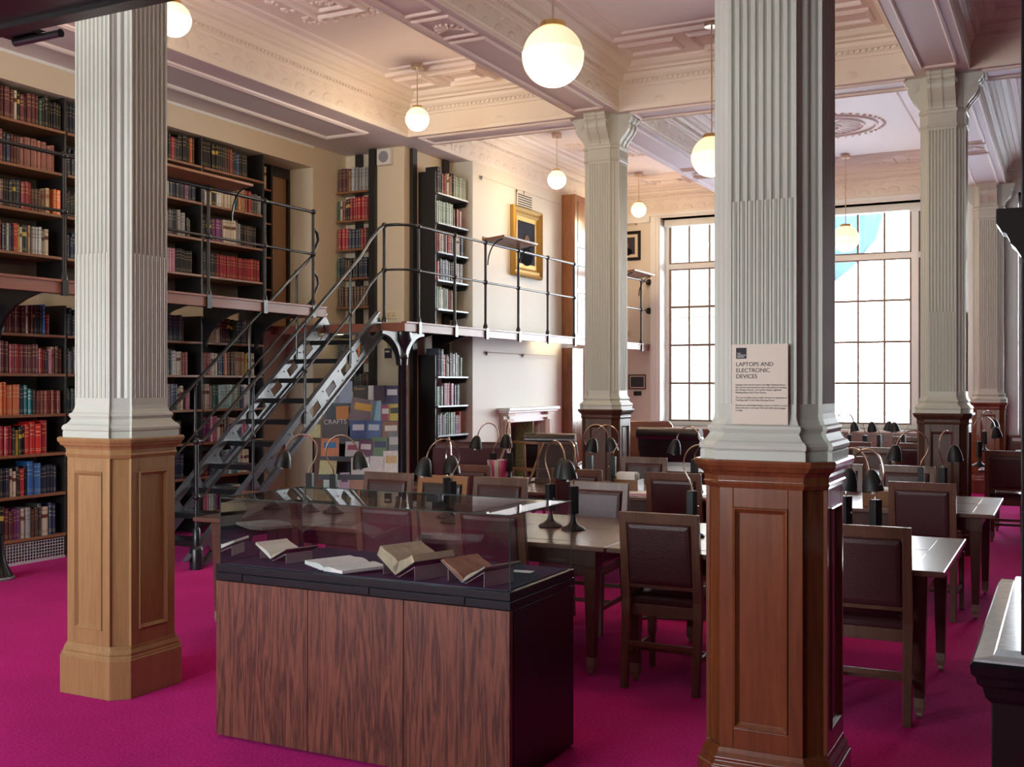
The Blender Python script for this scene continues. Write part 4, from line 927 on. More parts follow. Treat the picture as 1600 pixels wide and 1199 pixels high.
for b in BOOKS:
    if id(b) in ids: continue
    v, f, uv = bookgeo(b['t'], b['h'], b['d']); mt = Matrix.Translation(b['pos']) @ Matrix.Rotation(b['rot'], 4, 'Z'); o_ = len(vs)
    vs += [tuple(mt @ Vector(q)) for q in v]; fs += [tuple(i+o_ for i in q) for q in f]; ms += [BI[b['c']]]*len(f); uvs += uv
me = bpy.data.meshes.new('books'); me.from_pydata(vs, [], fs)
for q in MB_: me.materials.append(q)
me.polygons.foreach_set('material_index', ms); ul = me.uv_layers.new(name='UVMap')
for p, q in zip(me.polygons, uvs):
    for li, w in zip(p.loop_indices, q): ul.data[li].uv = w
o = bpy.data.objects.new('book_rows', me); C.objects.link(o)
tag(o, 'remaining rows of old bound books filling the wall shelves and alcove shelves', 'books', kind='stuff')
print('books', len(BOOKS), 'individual', len(indiv))

# ------------------------------------------------------------------ reading tables
TZ = .725
def table(label, x0, x1, y0, y1, casters=True):
    t = thing('reading_table', label, 'table', ((x0+x1)/2, (y0+y1)/2, 0), 0, None)
    w, d = (x1-x0)/2, (y1-y0)/2
    m = M().box(-w, w, -d, d, TZ-.028, TZ); m.obj('tabletop', 'table_wood', t, bevel=.005)
    m = M()      # inlaid leather-dark writing fields and border lines
    for s_ in (-1, 1): m.box(-w+.14, w-.14, s_*.07 if s_ > 0 else -d+.13, d-.13 if s_ > 0 else -.07, TZ, TZ+.0012)
    m.obj('inlay', 'table_wood', t)
    a = .10
    m = M(); m.box(-w+a, w-a, -d+a, -d+a+.022, TZ-.125, TZ-.028); m.box(-w+a, w-a, d-a-.022, d-a, TZ-.125, TZ-.028); m.box(-w+a, -w+a+.022, -d+a+.022, d-a-.022, TZ-.125, TZ-.028); m.box(w-a-.022, w-a, -d+a+.022, d-a-.022, TZ-.125, TZ-.028)
    m.obj('apron', 'table_leg_wood', t, bevel=.002)
    for sx_ in (-1, 1):
        for sy_ in (-1, 1):
            cx, cy = sx_*(w-a-.022), sy_*(d-a-.022)
            def sq(h, z): return [(cx-h, cy-h, z), (cx+h, cy-h, z), (cx+h, cy+h, z), (cx-h, cy+h, z)]
            lg = M().loft([sq(.022, .055), sq(.036, TZ-.14), sq(.038, TZ-.125), sq(.038, TZ-.029)]).obj('leg', 'table_leg_wood', t, bevel=.003)
            m = M().loft([sq(.020, .03), sq(.024, .055), sq(.024, .10)]); m.loft([[(cx+.012*k_, cy+.02*math.cos(q), .02+.02*math.sin(q)) for q in [2*PI*i/12 for i in range(12)]] for k_ in (-1, 1)])
            m.obj('caster', 'bronze', lg)
    return t
T1y = (5.40, 6.62); T2y = (7.90, 9.12); T3y = (10.42, 11.62); T4y = (12.98, 14.18)
table('dark oak reading table nearest the camera, right of the mahogany pedestal joint', -2.19, -.505, *T1y)
table('long dark oak reading table directly behind the display case', -5.10, -2.20, *T1y)
table('dark oak table in the second row, its right end by the aisle', -2.55, -.43, *T2y)
table('long dark oak table in the second row with the wooden book stand', -5.20, -2.56, *T2y)
table('dark oak table in the third row between the two far pedestals', -3.95, -1.55, *T3y)
table('dark oak table in the fourth row nearest the big window', -3.4, -1.1, *T4y)
table('dark oak table in the right hand bay beside the aisle', -.80, 1.25, 11.95, 13.1)
table('dark oak table in the right hand bay near the far window', -.60, 1.6, 14.7, 15.8)

# ------------------------------------------------------------------ chairs
def make_chair(label, loc, rz, wd='chair_wood', pad='leather_oxblood'):
    t = thing('library_chair', label, 'chair', loc, rz, 'library chairs at the reading tables')
    W0, W1 = .205, .225
    for s_ in (-1, 1):
        # rear leg and back stile in one swept piece
        pr = [(.0, -.245, .020, .016), (.40, -.205, .023, .019), (.47, -.200, .024, .020), (.93, -.262, .020, .014)]
        m = M().loft([[(s_*(W0-.01+dx*1.0)-0, y+dy, z) for dx, dy in ((-hx, -hy), (hx, -hy), (hx, hy), (-hx, hy))] for z, y, hx, hy in pr])
        m.obj('rear_leg', wd, t, bevel=.003)
        pr = [(.0, .235, .014), (.41, .225, .020)]
        M().loft([[(s_*W1+dx*h-s_*.015, y+dy*h, z) for dx, dy in ((-1,-1),(1,-1),(1,1),(-1,1))] for z, y, h in pr]).obj('front_leg', wd, t, bevel=.003)
    def yb(z): return -.200-(z-.47)*.062/.46
    M().loft([[(-W0+.0+0, yb(z)-th, z), (W0, yb(z)-th, z), (W0, yb(z)+.014, z), (-W0, yb(z)+.014, z)] for z, th in ((.872, .014), (.925, .013), (.93, .010))]).obj('top_rail', wd, t, bevel=.004)
    M().loft([[(-W0+.02, yb(z)-.010, z), (W0-.02, yb(z)-.010, z), (W0-.02, yb(z)+.010, z), (-W0+.02, yb(z)+.010, z)] for z in (.53, .56)]).obj('lower_rail', wd, t)
    m = M()          # padded back, domed on both faces
    def ringp(i, e): 
        a, z0, z1 = W0-.032-i, .548+i, .874-i
        return [(-a, yb(z0)+e, z0), (a, yb(z0)+e, z0), (a, yb(z1)+e, z1), (-a, yb(z1)+e, z1)]
    m.loft([ringp(.03, .030), ringp(.012, .026), ringp(.0, .012), ringp(0, -.012), ringp(.010, -.022), ringp(.028, -.026)]); m.obj('back_pad', pad, t, bevel=.006)
    m = M()
    def rs(i, z): return [(-W0+.012+i, -.185+i, z), (W0-.012-i, -.185+i, z), (W1-i, .245-i, z), (-W1+i, .245-i, z)]
    m.loft([rs(.004, .435), rs(0, .445), rs(0, .465), rs(.012, .480), rs(.05, .490), rs(.12, .494)]); m.obj('seat', 'leather_seat' if pad == 'leather_oxblood' else pad, t, bevel=.008)
    m = M().loft([rs(.006, .375), rs(.006, .436)]); m.obj('seat_frame', wd, t, bevel=.003)
    for s_ in (-1, 1): M().bar((s_*(W0-.012), -.225, .17), (s_*(W1-.015), .225, .17), .018, .030).obj('side_stretcher', wd, t, bevel=.002)
    M().bar((-W0, -.02, .165), (W0, -.02, .165), .018, .026).obj('cross_stretcher', wd, t, bevel=.002)
    M().bar((-W0+.01, -.228, .235), (W0-.01, -.228, .235), .016, .026).obj('back_stretcher', wd, t, bevel=.002)
    return t
BK_ = .255
ch = make_chair('oxblood leather chair facing the near table beside the big mahogany pedestal, its back towards us', (-1.88, 5.36+BK_, 0), 0)
def near(x, Ye, lb, rz=0): return dup(ch, (x, Ye+BK_-.03, 0), rz, lb, 'library chairs at the reading tables')
def far(x, Ye, lb, rz=0): return dup(ch, (x, Ye-BK_+.08, 0), PI+rz, lb, 'library chairs at the reading tables')
dup(ch, (-.865, 5.34+BK_, 0), .03, 'oxblood leather chair with glossy seat, at the right end of the near table', 'library chairs at the reading tables')
near(-4.37, 5.33, 'oxblood chair seen through the left end of the display case glass')
near(-3.52, 5.33, 'oxblood chair seen through the middle of the display case glass')
near(-2.84, 5.33, 'oxblood chair seen through the right end of the display case glass')
far(-4.55, 6.80, 'dark leather chair across the first table, in front of the leaflet rack')
far(-3.60, 6.80, 'leather chair across the first table, facing us, below the wooden book stand')
far(-2.84, 6.80, 'leather chair across the first table behind the twin black lamps')
near(-4.40, 7.86, 'dark chair back at the second row in front of the maroon armchair')
near(-3.42, 7.86, 'dark chair back at the second row in front of the far dark pedestal')
near(-2.63, 7.86, 'brown leather chair at the second row left of the mahogany pedestal')
near(-.875, 7.86, 'large dark leather chair back at the right end of the second row')
far(-3.42, 9.28, 'slate-dark leather chair behind the wooden card box')
far(-1.16, 9.28, 'leather chair across the second table, in front of the far dark pedestal')
far(-1.72, 9.28, 'leather chair across the second table, half hidden by the big mahogany pedestal')
near(-1.85, 10.40, 'dark chair at the third row under the big window')
near(-2.9, 10.40, 'dark chair at the third row hidden behind the mahogany pedestal')
far(-1.80, 11.80, 'chair on the far side of the third table near the window')
near(-1.50, 12.95, 'dark chair at the fourth row by the right hand window light')
near(-2.20, 12.95, 'dark chair at the fourth row by the middle of the window')
far(-1.75, 14.36, 'chair closest to the window sill in the fourth row')
near(-3.1, 12.95, 'chair at the left end of the fourth row')
near(-.52, 11.92, 'dark chair at the near corner of the right hand bay table')
far(-.22, 13.28, 'dark leather chair on the far side of the right hand bay table')
near(-.15, 14.66, 'dark chair at the far right table near the window')
make_chair('plain orange-brown wooden topped chair slightly turned at the first table', (-4.06, 6.58, 0), PI-.06, 'chair_orange', 'leather_black')

# ------------------------------------------------------------------ desk lamps
def make_lamp(label, loc, rz):
    t = thing('desk_lamp', label, 'lamp', loc, rz, 'gooseneck desk lamps on the reading tables')
    M().lathe([(.072,0),(.074,.006),(.066,.016),(.040,.028),(.022,.045),(.014,.07),(.012,.098)], n=28).obj('base', 'matt_black', t, smooth=True)
    b = M().box(-.022, .022, -.026, .026, .097, .262).obj('switch_block', 'matt_black', t, bevel=.003)
    m = M().tube([(.022, 0, .175), (.036, 0, .175)], .004, 8); m.sphere((.038, 0, .175), .006, 8, 5); m.obj('switch', 'chrome', b)
    pts = [(0, .262), (0, .285), (-.012, .315), (-.038, .355), (-.050, .385), (-.052, .42), (-.040, .465), (-.010, .503), (.035, .524), (.085, .520), (.128, .492), (.155, .455), (.168, .415)]
    P = []
    for i in range(len(pts)-1):
        for k in range(3):
            u = k/3; p0 = pts[max(i-1, 0)]; p1 = pts[i]; p2 = pts[i+1]; p3 = pts[min(i+2, len(pts)-1)]
            P.append(tuple(.5*((2*p1[j])+(-p0[j]+p2[j])*u+(2*p0[j]-5*p1[j]+4*p2[j]-p3[j])*u*u+(-p0[j]+3*p1[j]-3*p2[j]+p3[j])*u**3) for j in (0, 1)))
    P.append(pts[-1])
    M().tube([(x, 0, z) for x, z in P], .0052, 8).obj('gooseneck', 'nickel', t, smooth=True)
    prof = [(.008,.0),(.020,-.004),(.034,-.022),(.046,-.055),(.054,-.09),(.057,-.118),(.054,-.118),(.050,-.088),(.041,-.055),(.029,-.026),(.010,-.012)]
    tilt = Matrix.Translation((.172, 0, .418)) @ Matrix.Rotation(-.18, 4, 'Y')
    s_ = M().lathe(prof, n=28).xf(tilt).obj('shade', 'matt_black', t, smooth=True)
    M().tube([tuple(tilt @ Vector(p)) for p in ((0,0,-.02), (.0,0,-.13))], [.010, .012], 10).obj('bulb', 'white_plastic', s_, smooth=True)
    return t
def lamp_at(px, Y, rz, lb, first=[None]):
    X = xat(px, Y)
    if first[0] is None: first[0] = make_lamp(lb, (X, Y, TZ), rz); return first[0]
    return dup(first[0], (X, Y, TZ), rz, lb, 'gooseneck desk lamps on the reading tables')
y1 = 6.01; y2 = 8.51; y3 = 11.02; y4 = 13.58
lamp_at(896, y1-.05, 2.35, 'black lamp on round base beside the right end of the display case')
lamp_at(860, y1+.02, -.55, 'black lamp seen just behind the glass case, its neck crossing its neighbour')
lamp_at(484, y1, PI+.35, 'left one of the two lamps arching apart behind the glass case')
lamp_at(521, y1, .35, 'right one of the two lamps arching apart, in front of the leaflet rack')
lamp_at(706, y1-.1, PI+.9, 'black lamp in front of the lower shelves, its shade leaning left')
lamp_at(699, y1+.12, -.9, 'black lamp in front of the lower shelves, shade leaning right')
lamp_at(771, y2, PI+1.1, 'left lamp standing in front of the fireplace surround')
lamp_at(796, y2+.05, 2.2, 'right lamp standing in front of the fireplace opening')
lamp_at(922, y2+.05, .1, 'left lamp of the pair in front of the dark far pedestal')
lamp_at(958, y2, PI+.1, 'lamp next to the wooden card box')
lamp_at(1085, y2, 2.9, 'lamp in front of the dark armchairs, shade hanging left')
lamp_at(1081, y1, -.2, 'lamp behind the mahogany pedestal edge, only its neck and block showing')
lamp_at(1368, y1-.02, 2.6, 'nearest black lamp right of the mahogany pedestal')
lamp_at(1322, y1+.1, -.6, 'lamp half hidden by the right side of the mahogany pedestal')
lamp_at(1439, y2, PI, 'lamp with shade to the left before the far right pedestal')
lamp_at(1473, y2+.02, 1.2, 'lamp facing straight on before the far right pedestal')
lamp_at(1314, y4, -.4, 'leftmost small lamp silhouetted against the big window')
lamp_at(1327, y4-.1, PI+.3, 'second small lamp silhouetted against the big window')
lamp_at(1352, y4-.2, 1.3, 'small lamp facing us under the middle of the big window')
lamp_at(1374, y4, -.2, 'small lamp on the window table left of the glazing bar')
lamp_at(1412, y4+.2, 2.9, 'small lamp at the right end of the window')
lamp_at(1530, 12.5, .5, 'bright-edged lamp just right of the far pedestal')
lamp_at(1538, 15.2, .9, 'small lamp in front of the farthest pedestal')

# ------------------------------------------------------------------ things on the tables
def on_table(px, Y, z=TZ): return (xat(px, Y), Y, z)
t = thing('card_box', 'open wooden card box filled with white slips', 'box', on_table(983, 8.22, TZ+.002), .0)
m = M().box(-.10, .10, -.075, .075, 0, .008).box(-.10, .10, -.075, -.065, 0, .105).box(-.10, .10, .065, .075, 0, .105).box(-.10, -.09, -.065, .065, 0, .105).box(.09, .10, -.065, .065, 0, .105); m.obj('tray', 'box_wood', t, bevel=.002)
m = M()
for k in range(10): m.box(-.088, .07-.004*(k % 3), -.06+k*.011, -.053+k*.011, .01, .150+.004*(k % 4))
m.obj('slips', 'paper_white', t)
t = thing('card_box', 'light wooden card box at the lamp row right of the mahogany pedestal', 'box', on_table(1376, 8.15, TZ+.002), .1)
M().box(-.12, .12, -.09, .09, 0, .11).obj('tray', 'box_wood', t, bevel=.003); M().box(-.122, .122, -.092, .092, .111, .125).obj('lid', 'paper', t)
def book_rest(label, loc, rz, w, mat):
    t = thing('book_rest', label, 'book rest', loc, rz)
    m = M().box(-w/2, w/2, -.14, .16, 0, .018); m.obj('base', mat, t, bevel=.003)
    m = M().bar((-w/2+.01, -.10, .02), (-w/2+.01, .13, .33), .016, .02).bar((w/2-.01, -.10, .02), (w/2-.01, .13, .33), .016, .02).bar((-w/2, .13, .335), (w/2, .13, .335), .018, .022).bar((-w/2, -.04, .11), (w/2, -.04, .11), .012, .03); m.obj('easel_frame', mat, t, bevel=.002)
    M().bar((0, .13, .02), (0, .12, .33), .02, .012).obj('strut', mat, t)
    m = M().bar((-w/2, -.13, .03), (w/2, -.13, .03), .014, .03); m.obj('lip', mat, t, bevel=.002)
    return t
book_rest('folding wooden book stand on the second row table', on_table(808, 8.72, TZ+.002), -.12, .42, 'box_wood')
b = book_rest('dark wooden book stand with solid board beside the wooden one', on_table(868, 8.75, TZ+.002), .35, .34, 'walnut_dark')
M().loft([[(-.15, y-.004, z), (.15, y-.004, z), (.15, y+.006, z), (-.15, y+.006, z)] for y, z in ((-.10, .04), (.125, .33))]).obj('board', 'leather_black', b)
def papers(label, px, Y, z, w, d, mats, rz, group=None):
    t = thing('paper_stack', label, 'papers', on_table(px, Y, z), rz)
    zz = 0
    for k, mname in enumerate(mats): M().box(-w/2+.01*(k % 2), w/2, -d/2, d/2-.008*(k % 3), zz, zz+.006).xf(Matrix.Rotation(.05*k, 4, 'Z')).obj('sheet', mname, t); zz += .0065
papers('white papers with pink markers on the near edge of the second table', 985, 8.08, TZ+.002, .34, .22, ['paper_white', 'pink_tab', 'paper_white'], .1)
papers('white sheets with pink slips beside the column lamp', 1105, 8.0, TZ+.002, .2, .22, ['paper_white', 'pink_tab', 'paper_white'], -.1)
m = M()
rr = random.Random(5)
for k in range(5): m.loft([[(-.10+k*.02, -.02, 0), (-.096+k*.02, -.02, 0), (-.096+k*.02, .16, 0), (-.10+k*.02, .16, 0)], [(-.13+k*.035, -.03, .20), (-.126+k*.035, -.03, .20), (-.126+k*.035, .15, .20), (-.13+k*.035, .15, .20)]], True, True, k % 3)
tag(m.xf(Matrix.Translation(on_table(784, 8.45, TZ+.002))).obj('magazine_holder', ['paper_white', 'pink_tab', 'paper']), 'fan of upright white and pink magazines between the fireplace lamps', 'magazines')
m = M().tube([(-2.6, 6.9, .01), (-2.4, 7.2, .01), (-1.9, 7.15, .01), (-1.4, 7.35, .01)], .008, 6).tube([(-2.7, 7.0, .01), (-2.3, 7.05, .01), (-1.8, 7.3, .01)], .008, 6)
tag(m.obj('floor_cable', 'cable_black', smooth=True), 'black cables lying on the magenta carpet under the tables', 'cable')

# ------------------------------------------------------------------ armchairs
def armchair(label, loc, rz, mat, w=.74, top=1.0, rolled=False):
    t = thing('armchair', label, 'armchair', loc, rz)
    M().box(-w/2+.12, w/2-.12, -.30, .36, .14, .34).obj('seat_base', mat, t, bevel=.02)
    M().box(-w/2+.13, w/2-.13, -.26, .38, .34, .47).obj('seat_cushion', mat, t, bevel=.04)
    m = M(); n = 10
    sec = []
    for z, y, th, hw in ((.14, -.36, .10, w/2-.05), (.5, -.38, .13, w/2-.04), (top-.2, -.44, .13, w/2), (top-.06, -.47, .11, w/2-.01), (top-.01, -.48, .07, w/2-.05), (top, -.48, .03, w/2-.08)):
        sec.append([(-hw, y-th/2, z), (hw, y-th/2, z), (hw, y+th/2, z), (-hw, y+th/2, z)])
    m.loft(sec); m.obj('back', mat, t, bevel=.03)
    if rolled:
        m = M(); m.tube([(-w/2+.02, -.50, top-.02), (w/2-.02, -.50, top-.02)], .075, 16); m.obj('top_roll', mat, t, smooth=True)
    for s_ in (-1, 1):
        M().box(s_*(w/2-.07)-.055, s_*(w/2-.07)+.055, -.36, .36, .12, .56).obj('arm', mat, t, bevel=.015)
        M().tube([(s_*(w/2-.06), -.34, .58), (s_*(w/2-.06), .38, .58)], .085, 18).obj('arm_roll', mat, t, smooth=True)
        for y in (-.34, .32): M().lathe([(.014,0),(.02,.04),(.024,.125)], (s_*(w/2-.08), y, 0), 12).obj('foot', 'walnut_dark', t)
    return t
armchair('brown leather armchair turned towards us below the small framed picture', (xat(1015, 13.9), 13.9, 0), PI+.5, 'leather_brown', .80, 1.08)
armchair('black leather armchair seen from behind, in front of the left window', (xat(1075, 12.9), 12.9, 0), -.15, 'leather_black', .86, 1.02, True)
armchair('maroon leather armchair left of the fireplace', (xat(742, 10.2), 10.2, 0), .4, 'leather_oxblood', .78, 1.0)
armchair('dark leather armchair in front of the fireplace right side', (xat(872, 11.7), 11.7, 0), .25, 'leather_black', .62, .98, True)

# ------------------------------------------------------------------ fireplace
t = thing('fireplace', 'cream stone fireplace with reeded pilasters and pale mantel shelf', 'fireplace')
xf = -6.89
m = M().box(xf+.002, xf+.19, fy0-.27, fy1+.27, 1.225, 1.265).box(xf+.002, xf+.16, fy0-.24, fy1+.24, 1.195, 1.225); m.obj('mantel_shelf', 'stone_white', t, bevel=.006)
M().box(xf+.002, xf+.06, fy0-.02, fy1+.02, 1.06, 1.195).obj('frieze', 'stone_white', t, bevel=.004)
for ya, yb in ((fy0-.17, fy0-.0), (fy1, fy1+.17)):
    m = M().box(xf+.002, xf+.10, ya, yb, 0, .14)
    m.box(xf+.002, xf+.04, ya, yb, .14, 1.195)
    for k in range(3): yc = ya+.034+k*.051; m.tube([(xf+.06, yc, .14), (xf+.06, yc, 1.08)], .022, 10)
    m.box(xf+.002, xf+.11, ya-.005, yb+.005, 1.08, 1.11).box(xf+.002, xf+.125, ya-.015, yb+.015, 1.15, 1.195); m.obj('pilaster', 'stone_cream', t)
m = M().box(xf-.38, xf-.36, fy0, fy1, .02, 1.1); m.box(xf-.36, xf-.1, fy0+.01, fy0+.03, .02, 1.1); m.obj('firebox', 'brick_tan', t)
M().box(xf-.34, xf-.31, fy0+.12, fy1-.22, .05, .98).obj('fireback', 'fire_iron', t, bevel=.004)
M().box(xf-.30, xf-.02, fy1-.22, fy1-.20, .0, 1.09).obj('tile_cheek', 'tile_green', t)
M().box(xf-.28, xf+.06, fy0+.1, fy1-.25, .0, .22).obj('grate', 'black_iron', t, bevel=.01)

# wooden cupboard beyond the chimney breast
t = thing('wall_cupboard', 'tall reddish wooden panelled cupboard beyond the chimney breast, above the gallery', 'cupboard')
m = M().box(-7.18, -6.68, 15.22, 16.05, GR_Z+.01, 4.49).obj('body', 'cupboard_wood', t, bevel=.004)
for z0, z1 in ((2.35, 3.0), (3.05, 3.7), (3.75, 4.4)):
    m = M(); rpanel(m, (-6.68, 15.32, z0), (0,1,0), (0,0,1), (1,0,0), .6, z1-z0, 0, .012, .03); m.obj('panel', 'cupboard_wood', t)
t = thing('wall_cupboard', 'tall reddish wooden cupboard beyond the fireplace, below the gallery', 'cupboard')
M().box(-7.18, -6.72, 15.22, 15.62, .0, GR_Z-.13).obj('body', 'mahogany', t, bevel=.004)
tag(M().box(-7.19, -7.15, 15.9, 16.1, 1.75, 2.15).obj('framed_notice', 'matt_black', bevel=.003), 'dark narrow frame on the wall under the gallery near the far pedestal', 'frame')

# ------------------------------------------------------------------ pictures, grilles, fittings
def frame(label, kind, P, u, n, w, h, fw, ft, mats, picture):
    """P centre on wall, u right axis, n outward"""
    t = thing('framed_picture', label, 'picture')
    P, u, n = Vector(P), Vector(u), Vector(n); v = Vector((0,0,1))
    def r(i, e): return [tuple(P+u*a*(w/2-i)+v*b*(h/2-i)+n*e) for a, b in ((-1,-1),(1,-1),(1,1),(-1,1))]
    m = M(); m.loft([r(0, .003), r(0, ft*.7), r(fw*.15, ft), r(fw*.45, ft*.55), r(fw*.7, ft*.75), r(fw, ft*.3)], False, False); m.obj('frame', mats[0], t)
    M().loft([r(fw*.98, ft*.2), r(fw*.98, ft*.31)]).obj('mount', mats[1], t)
    q = fw*(1.45 if mats[1] == 'gilt' else 1.9)
    M().loft([r(q, ft*.31), r(q, ft*.33)]).obj('image', mats[2], t)
    if picture == 'bust':
        m = M()
        def el(cx, cz, rx, rz, e):
            return [tuple(P+u*(cx+rx*math.cos(2*PI*k/18))+v*(cz+rz*math.sin(2*PI*k/18))+n*(ft*e)) for k in range(18)]
        m.loft([el(0, -.20*h, .20*w, .13*h, .40), el(0, -.20*h, .20*w, .13*h, .44)]); m.obj('figure_coat', 'painting_coat', t)
        m = M(); m.loft([el(0, .03*h, .085*w, .085*h, .42), el(0, .03*h, .085*w, .085*h, .50)]); m.obj('figure_face', 'painting_skin', t)
    return t
yA, yB = yat(797, -6.89), yat(845, -6.86); hb = .98
frame('oil portrait of a person in a wide gilt frame above the gallery', 'x', (-6.888, (yA+yB)/2, 3.60), (0,1,0), (1,0,0), (yB-yA), hb, .13, .07, ('gilt', 'gilt', 'painting_dark'), 'bust')
def wz(px, py, Y=YW-.01): x = xat(px, Y); return x, HC-(py-599)*depth(x, Y)/F
(xa, za), (xb, zb_) = wz(958, 363), wz(1001, 406)
frame('black framed portrait photograph on the window wall above the gallery end', 'x', ((xa+xb)/2, YW-.002, (za+zb_)/2), (1,0,0), (0,-1,0), xb-xa, za-zb_, .055, .03, ('ink', 'mount_cream', 'photo_dark'), 'bust')
(xa, za), (xb, zb_) = wz(982, 585), wz(1009, 608)
frame('small framed engraving on the window wall under the gallery', 'x', ((xa+xb)/2, YW-.002, (za+zb_)/2), (1,0,0), (0,-1,0), xb-xa, za-zb_, .02, .02, ('walnut_dark', 'mount_cream', 'photo_dark'), None)
(xa, za), (xb, zb_) = wz(990, 611), wz(1002, 618)
tag(M().box(xa, xb, YW-.012, YW-.001, zb_, za).obj('wall_plaque', 'ink'), 'small dark plaque below the framed engraving', 'plaque')
def grille(label, P, u, n, w, h, nx, nz, mat, back):
    t = thing('wall_grille', label, 'grille'); P, u, n = Vector(P), Vector(u), Vector(n); v = Vector((0,0,1))
    def bx(m, a0, a1, b0, b1, e0, e1):
        r = lambda e: [tuple(P+u*a+v*b+n*e) for a, b in ((a0,b0),(a1,b0),(a1,b1),(a0,b1))]
        m.loft([r(e0), r(e1)])
    m = M(); bx(m, -w/2, w/2, -h/2, h/2, .002, .006); m.obj('back_plate', back, t)
    m = M()
    for s_ in (-1, 1): bx(m, s_*(w/2-.012)-.012, s_*(w/2-.012)+.012, -h/2, h/2, .006, .018); bx(m, -w/2, w/2, s_*(h/2-.012)-.012, s_*(h/2-.012)+.012, .006, .018)
    for k in range(1, nz): zz = -h/2+h*k/nz; bx(m, -w/2, w/2, zz-.007, zz+.007, .007, .015)
    for k in range(1, nx): aa = -w/2+w*k/nx; bx(m, aa-.005, aa+.005, -h/2, h/2, .007, .014)
    m.obj('bars', mat, t)
ya, yb = yat(806, -6.89), yat(831, -6.89)
grille('white slatted ventilation grille above the gilt portrait', (-6.89, (ya+yb)/2, 4.17), (0,1,0), (1,0,0), yb-ya, .30, 0, 9, 'wall_pale', 'ink')
(xa, za), (xb, zb_) = wz(964, 330), wz(995, 351)
grille('lattice ventilation grille high on the window wall', ((xa+xb)/2, YW, (za+zb_)/2), (1,0,0), (0,-1,0), xb-xa, za-zb_, 12, 8, 'wall_cream', 'ink')
def socket(label, P, rot, w=.15, h=.09):
    t = thing('wall_socket', label, 'socket', P, rot)
    M().box(-w/2, w/2, -.012, 0, -h/2, h/2).obj('plate', 'socket_ivory', t, bevel=.003)
    m = M()
    for s_ in (-1, 1):
        for dx, dz in ((-.012, -.012), (.012, -.012), (0, .012)): m.box(s_*w*.25+dx-.004, s_*w*.25+dx+.004, -.0135, -.011, dz-.006, dz+.006)
    m.obj('pin_holes', 'ink', t)
Yp = 11.218
socket('brass socket on the pier just above the gallery floor', (xat(612, Yp), Yp, HC-(492-599)*depth(xat(612, Yp), Yp)/F), 0)
x_, z_ = wz(979, 521); socket('ivory socket on the window wall at the gallery end', (x_, YW-.001, z_), 0, .15, .10)
xs_, zs_ = xat(604, Yp), HC-(246-599)*depth(xat(604, Yp), Yp)/F
t = thing('loudspeaker', 'square white loudspeaker high on the pier', 'loudspeaker', (xs_, Yp, zs_))
M().box(-.10, .10, -.07, 0, -.10, .10).obj('cabinet', 'white_plastic', t, bevel=.008)
M().lathe([(.070, 0), (.068, .006), (.03, .010)], n=28).xf(Matrix.Translation((0, -.07, 0)) @ Matrix.Rotation(PI/2, 4, 'X')).obj('grille', 'speaker_grey', t, smooth=True)
xs_, zs_ = xat(608, Yp), HC-(548-599)*depth(xat(608, Yp), Yp)/F
t = thing('wall_control', 'small grey control unit with conduit on the pier under the gallery', 'control', (xs_, Yp, zs_))
M().box(-.05, .04, -.03, 0, -.09, .03).obj('unit', 'photo_dark', t, bevel=.003); M().box(-.035, .025, -.036, -.03, -.02, .0).obj('dial', 'wall_cream', t); M().tube([(-.02, -.01, .03), (-.02, -.01, .20)], .008, 8).obj('conduit', 'wall_cream', t)
def hanging_rail(label, ya, yb, z):
    t = thing('picture_rail', label, 'picture rail'); M().tube([(-6.87, ya, z), (-6.87, yb, z)], .008, 6).obj('rod', 'wall_pale', t)
    for y in (ya, (ya+yb)/2): M().lathe([(.004,-.05),(.022,.0),(.004,.01)], (-6.875, y, z), 8).obj('hook', 'speaker_grey', t)
hanging_rail('thin hanging rail high on the chimney breast', 12.6, 15.1, 4.33); hanging_rail('thin hanging rail on the chimney breast under the gallery', 12.75, 14.9, 2.02)
t = thing('strip_light', 'slim lit strip light under the gallery edge above the fireplace', 'light')
M().box(-6.80, -6.74, 14.1, 15.1, GR_Z-.075, GR_Z-.045).obj('tube', 'strip_tube', t); M().box(-6.81, -6.73, 14.05, 15.15, GR_Z-.046, GR_Z-.0405).obj('bracket', 'black_iron', t)
t = thing('strip_light', 'slim lit strip light under the gallery behind the top of the stairs', 'light')
M().box(-8.1, -7.7, 10.9, 10.96, GR_Z-.075, GR_Z-.045).obj('tube', 'strip_tube', t); M().box(-8.12, -7.68, 10.89, 10.97, GR_Z-.046, GR_Z-.0405).obj('bracket', 'black_iron', t)

# ------------------------------------------------------------------ leaflet rack
def facing(x, y): return math.atan2(x, -y)   # rotate local -Y to look at the camera... roughly
rk = (xat(566, 10.35), 10.35, 0)
t = thing('leaflet_rack', 'tiered dark grey leaflet rack crowded with magazines below the stairs', 'rack', (rk[0]-.0, rk[1], 0), .42)
wR = .92
M().box(-wR/2, wR/2, .10, .14, .35, 1.42).obj('back_panel', 'rack_grey', t)
for s_ in (-1, 1): M().box(s_*(wR/2)-.012, s_*(wR/2)+.012, -.22, .16, 0, .40).obj('side_panel', 'shelf_black', t)
TIER = [(1.33, .06), (1.13, -.00), (.93, -.06), (.73, -.12), (.53, -.18), (.36, -.22)]
for z, y in TIER:
    m = M().box(-wR/2, wR/2, y-.05, y+.05, z-.016, z-.004).box(-wR/2, wR/2, y-.058, y-.05, z-.016, z+.045); m.obj('tier', 'rack_grey', t)
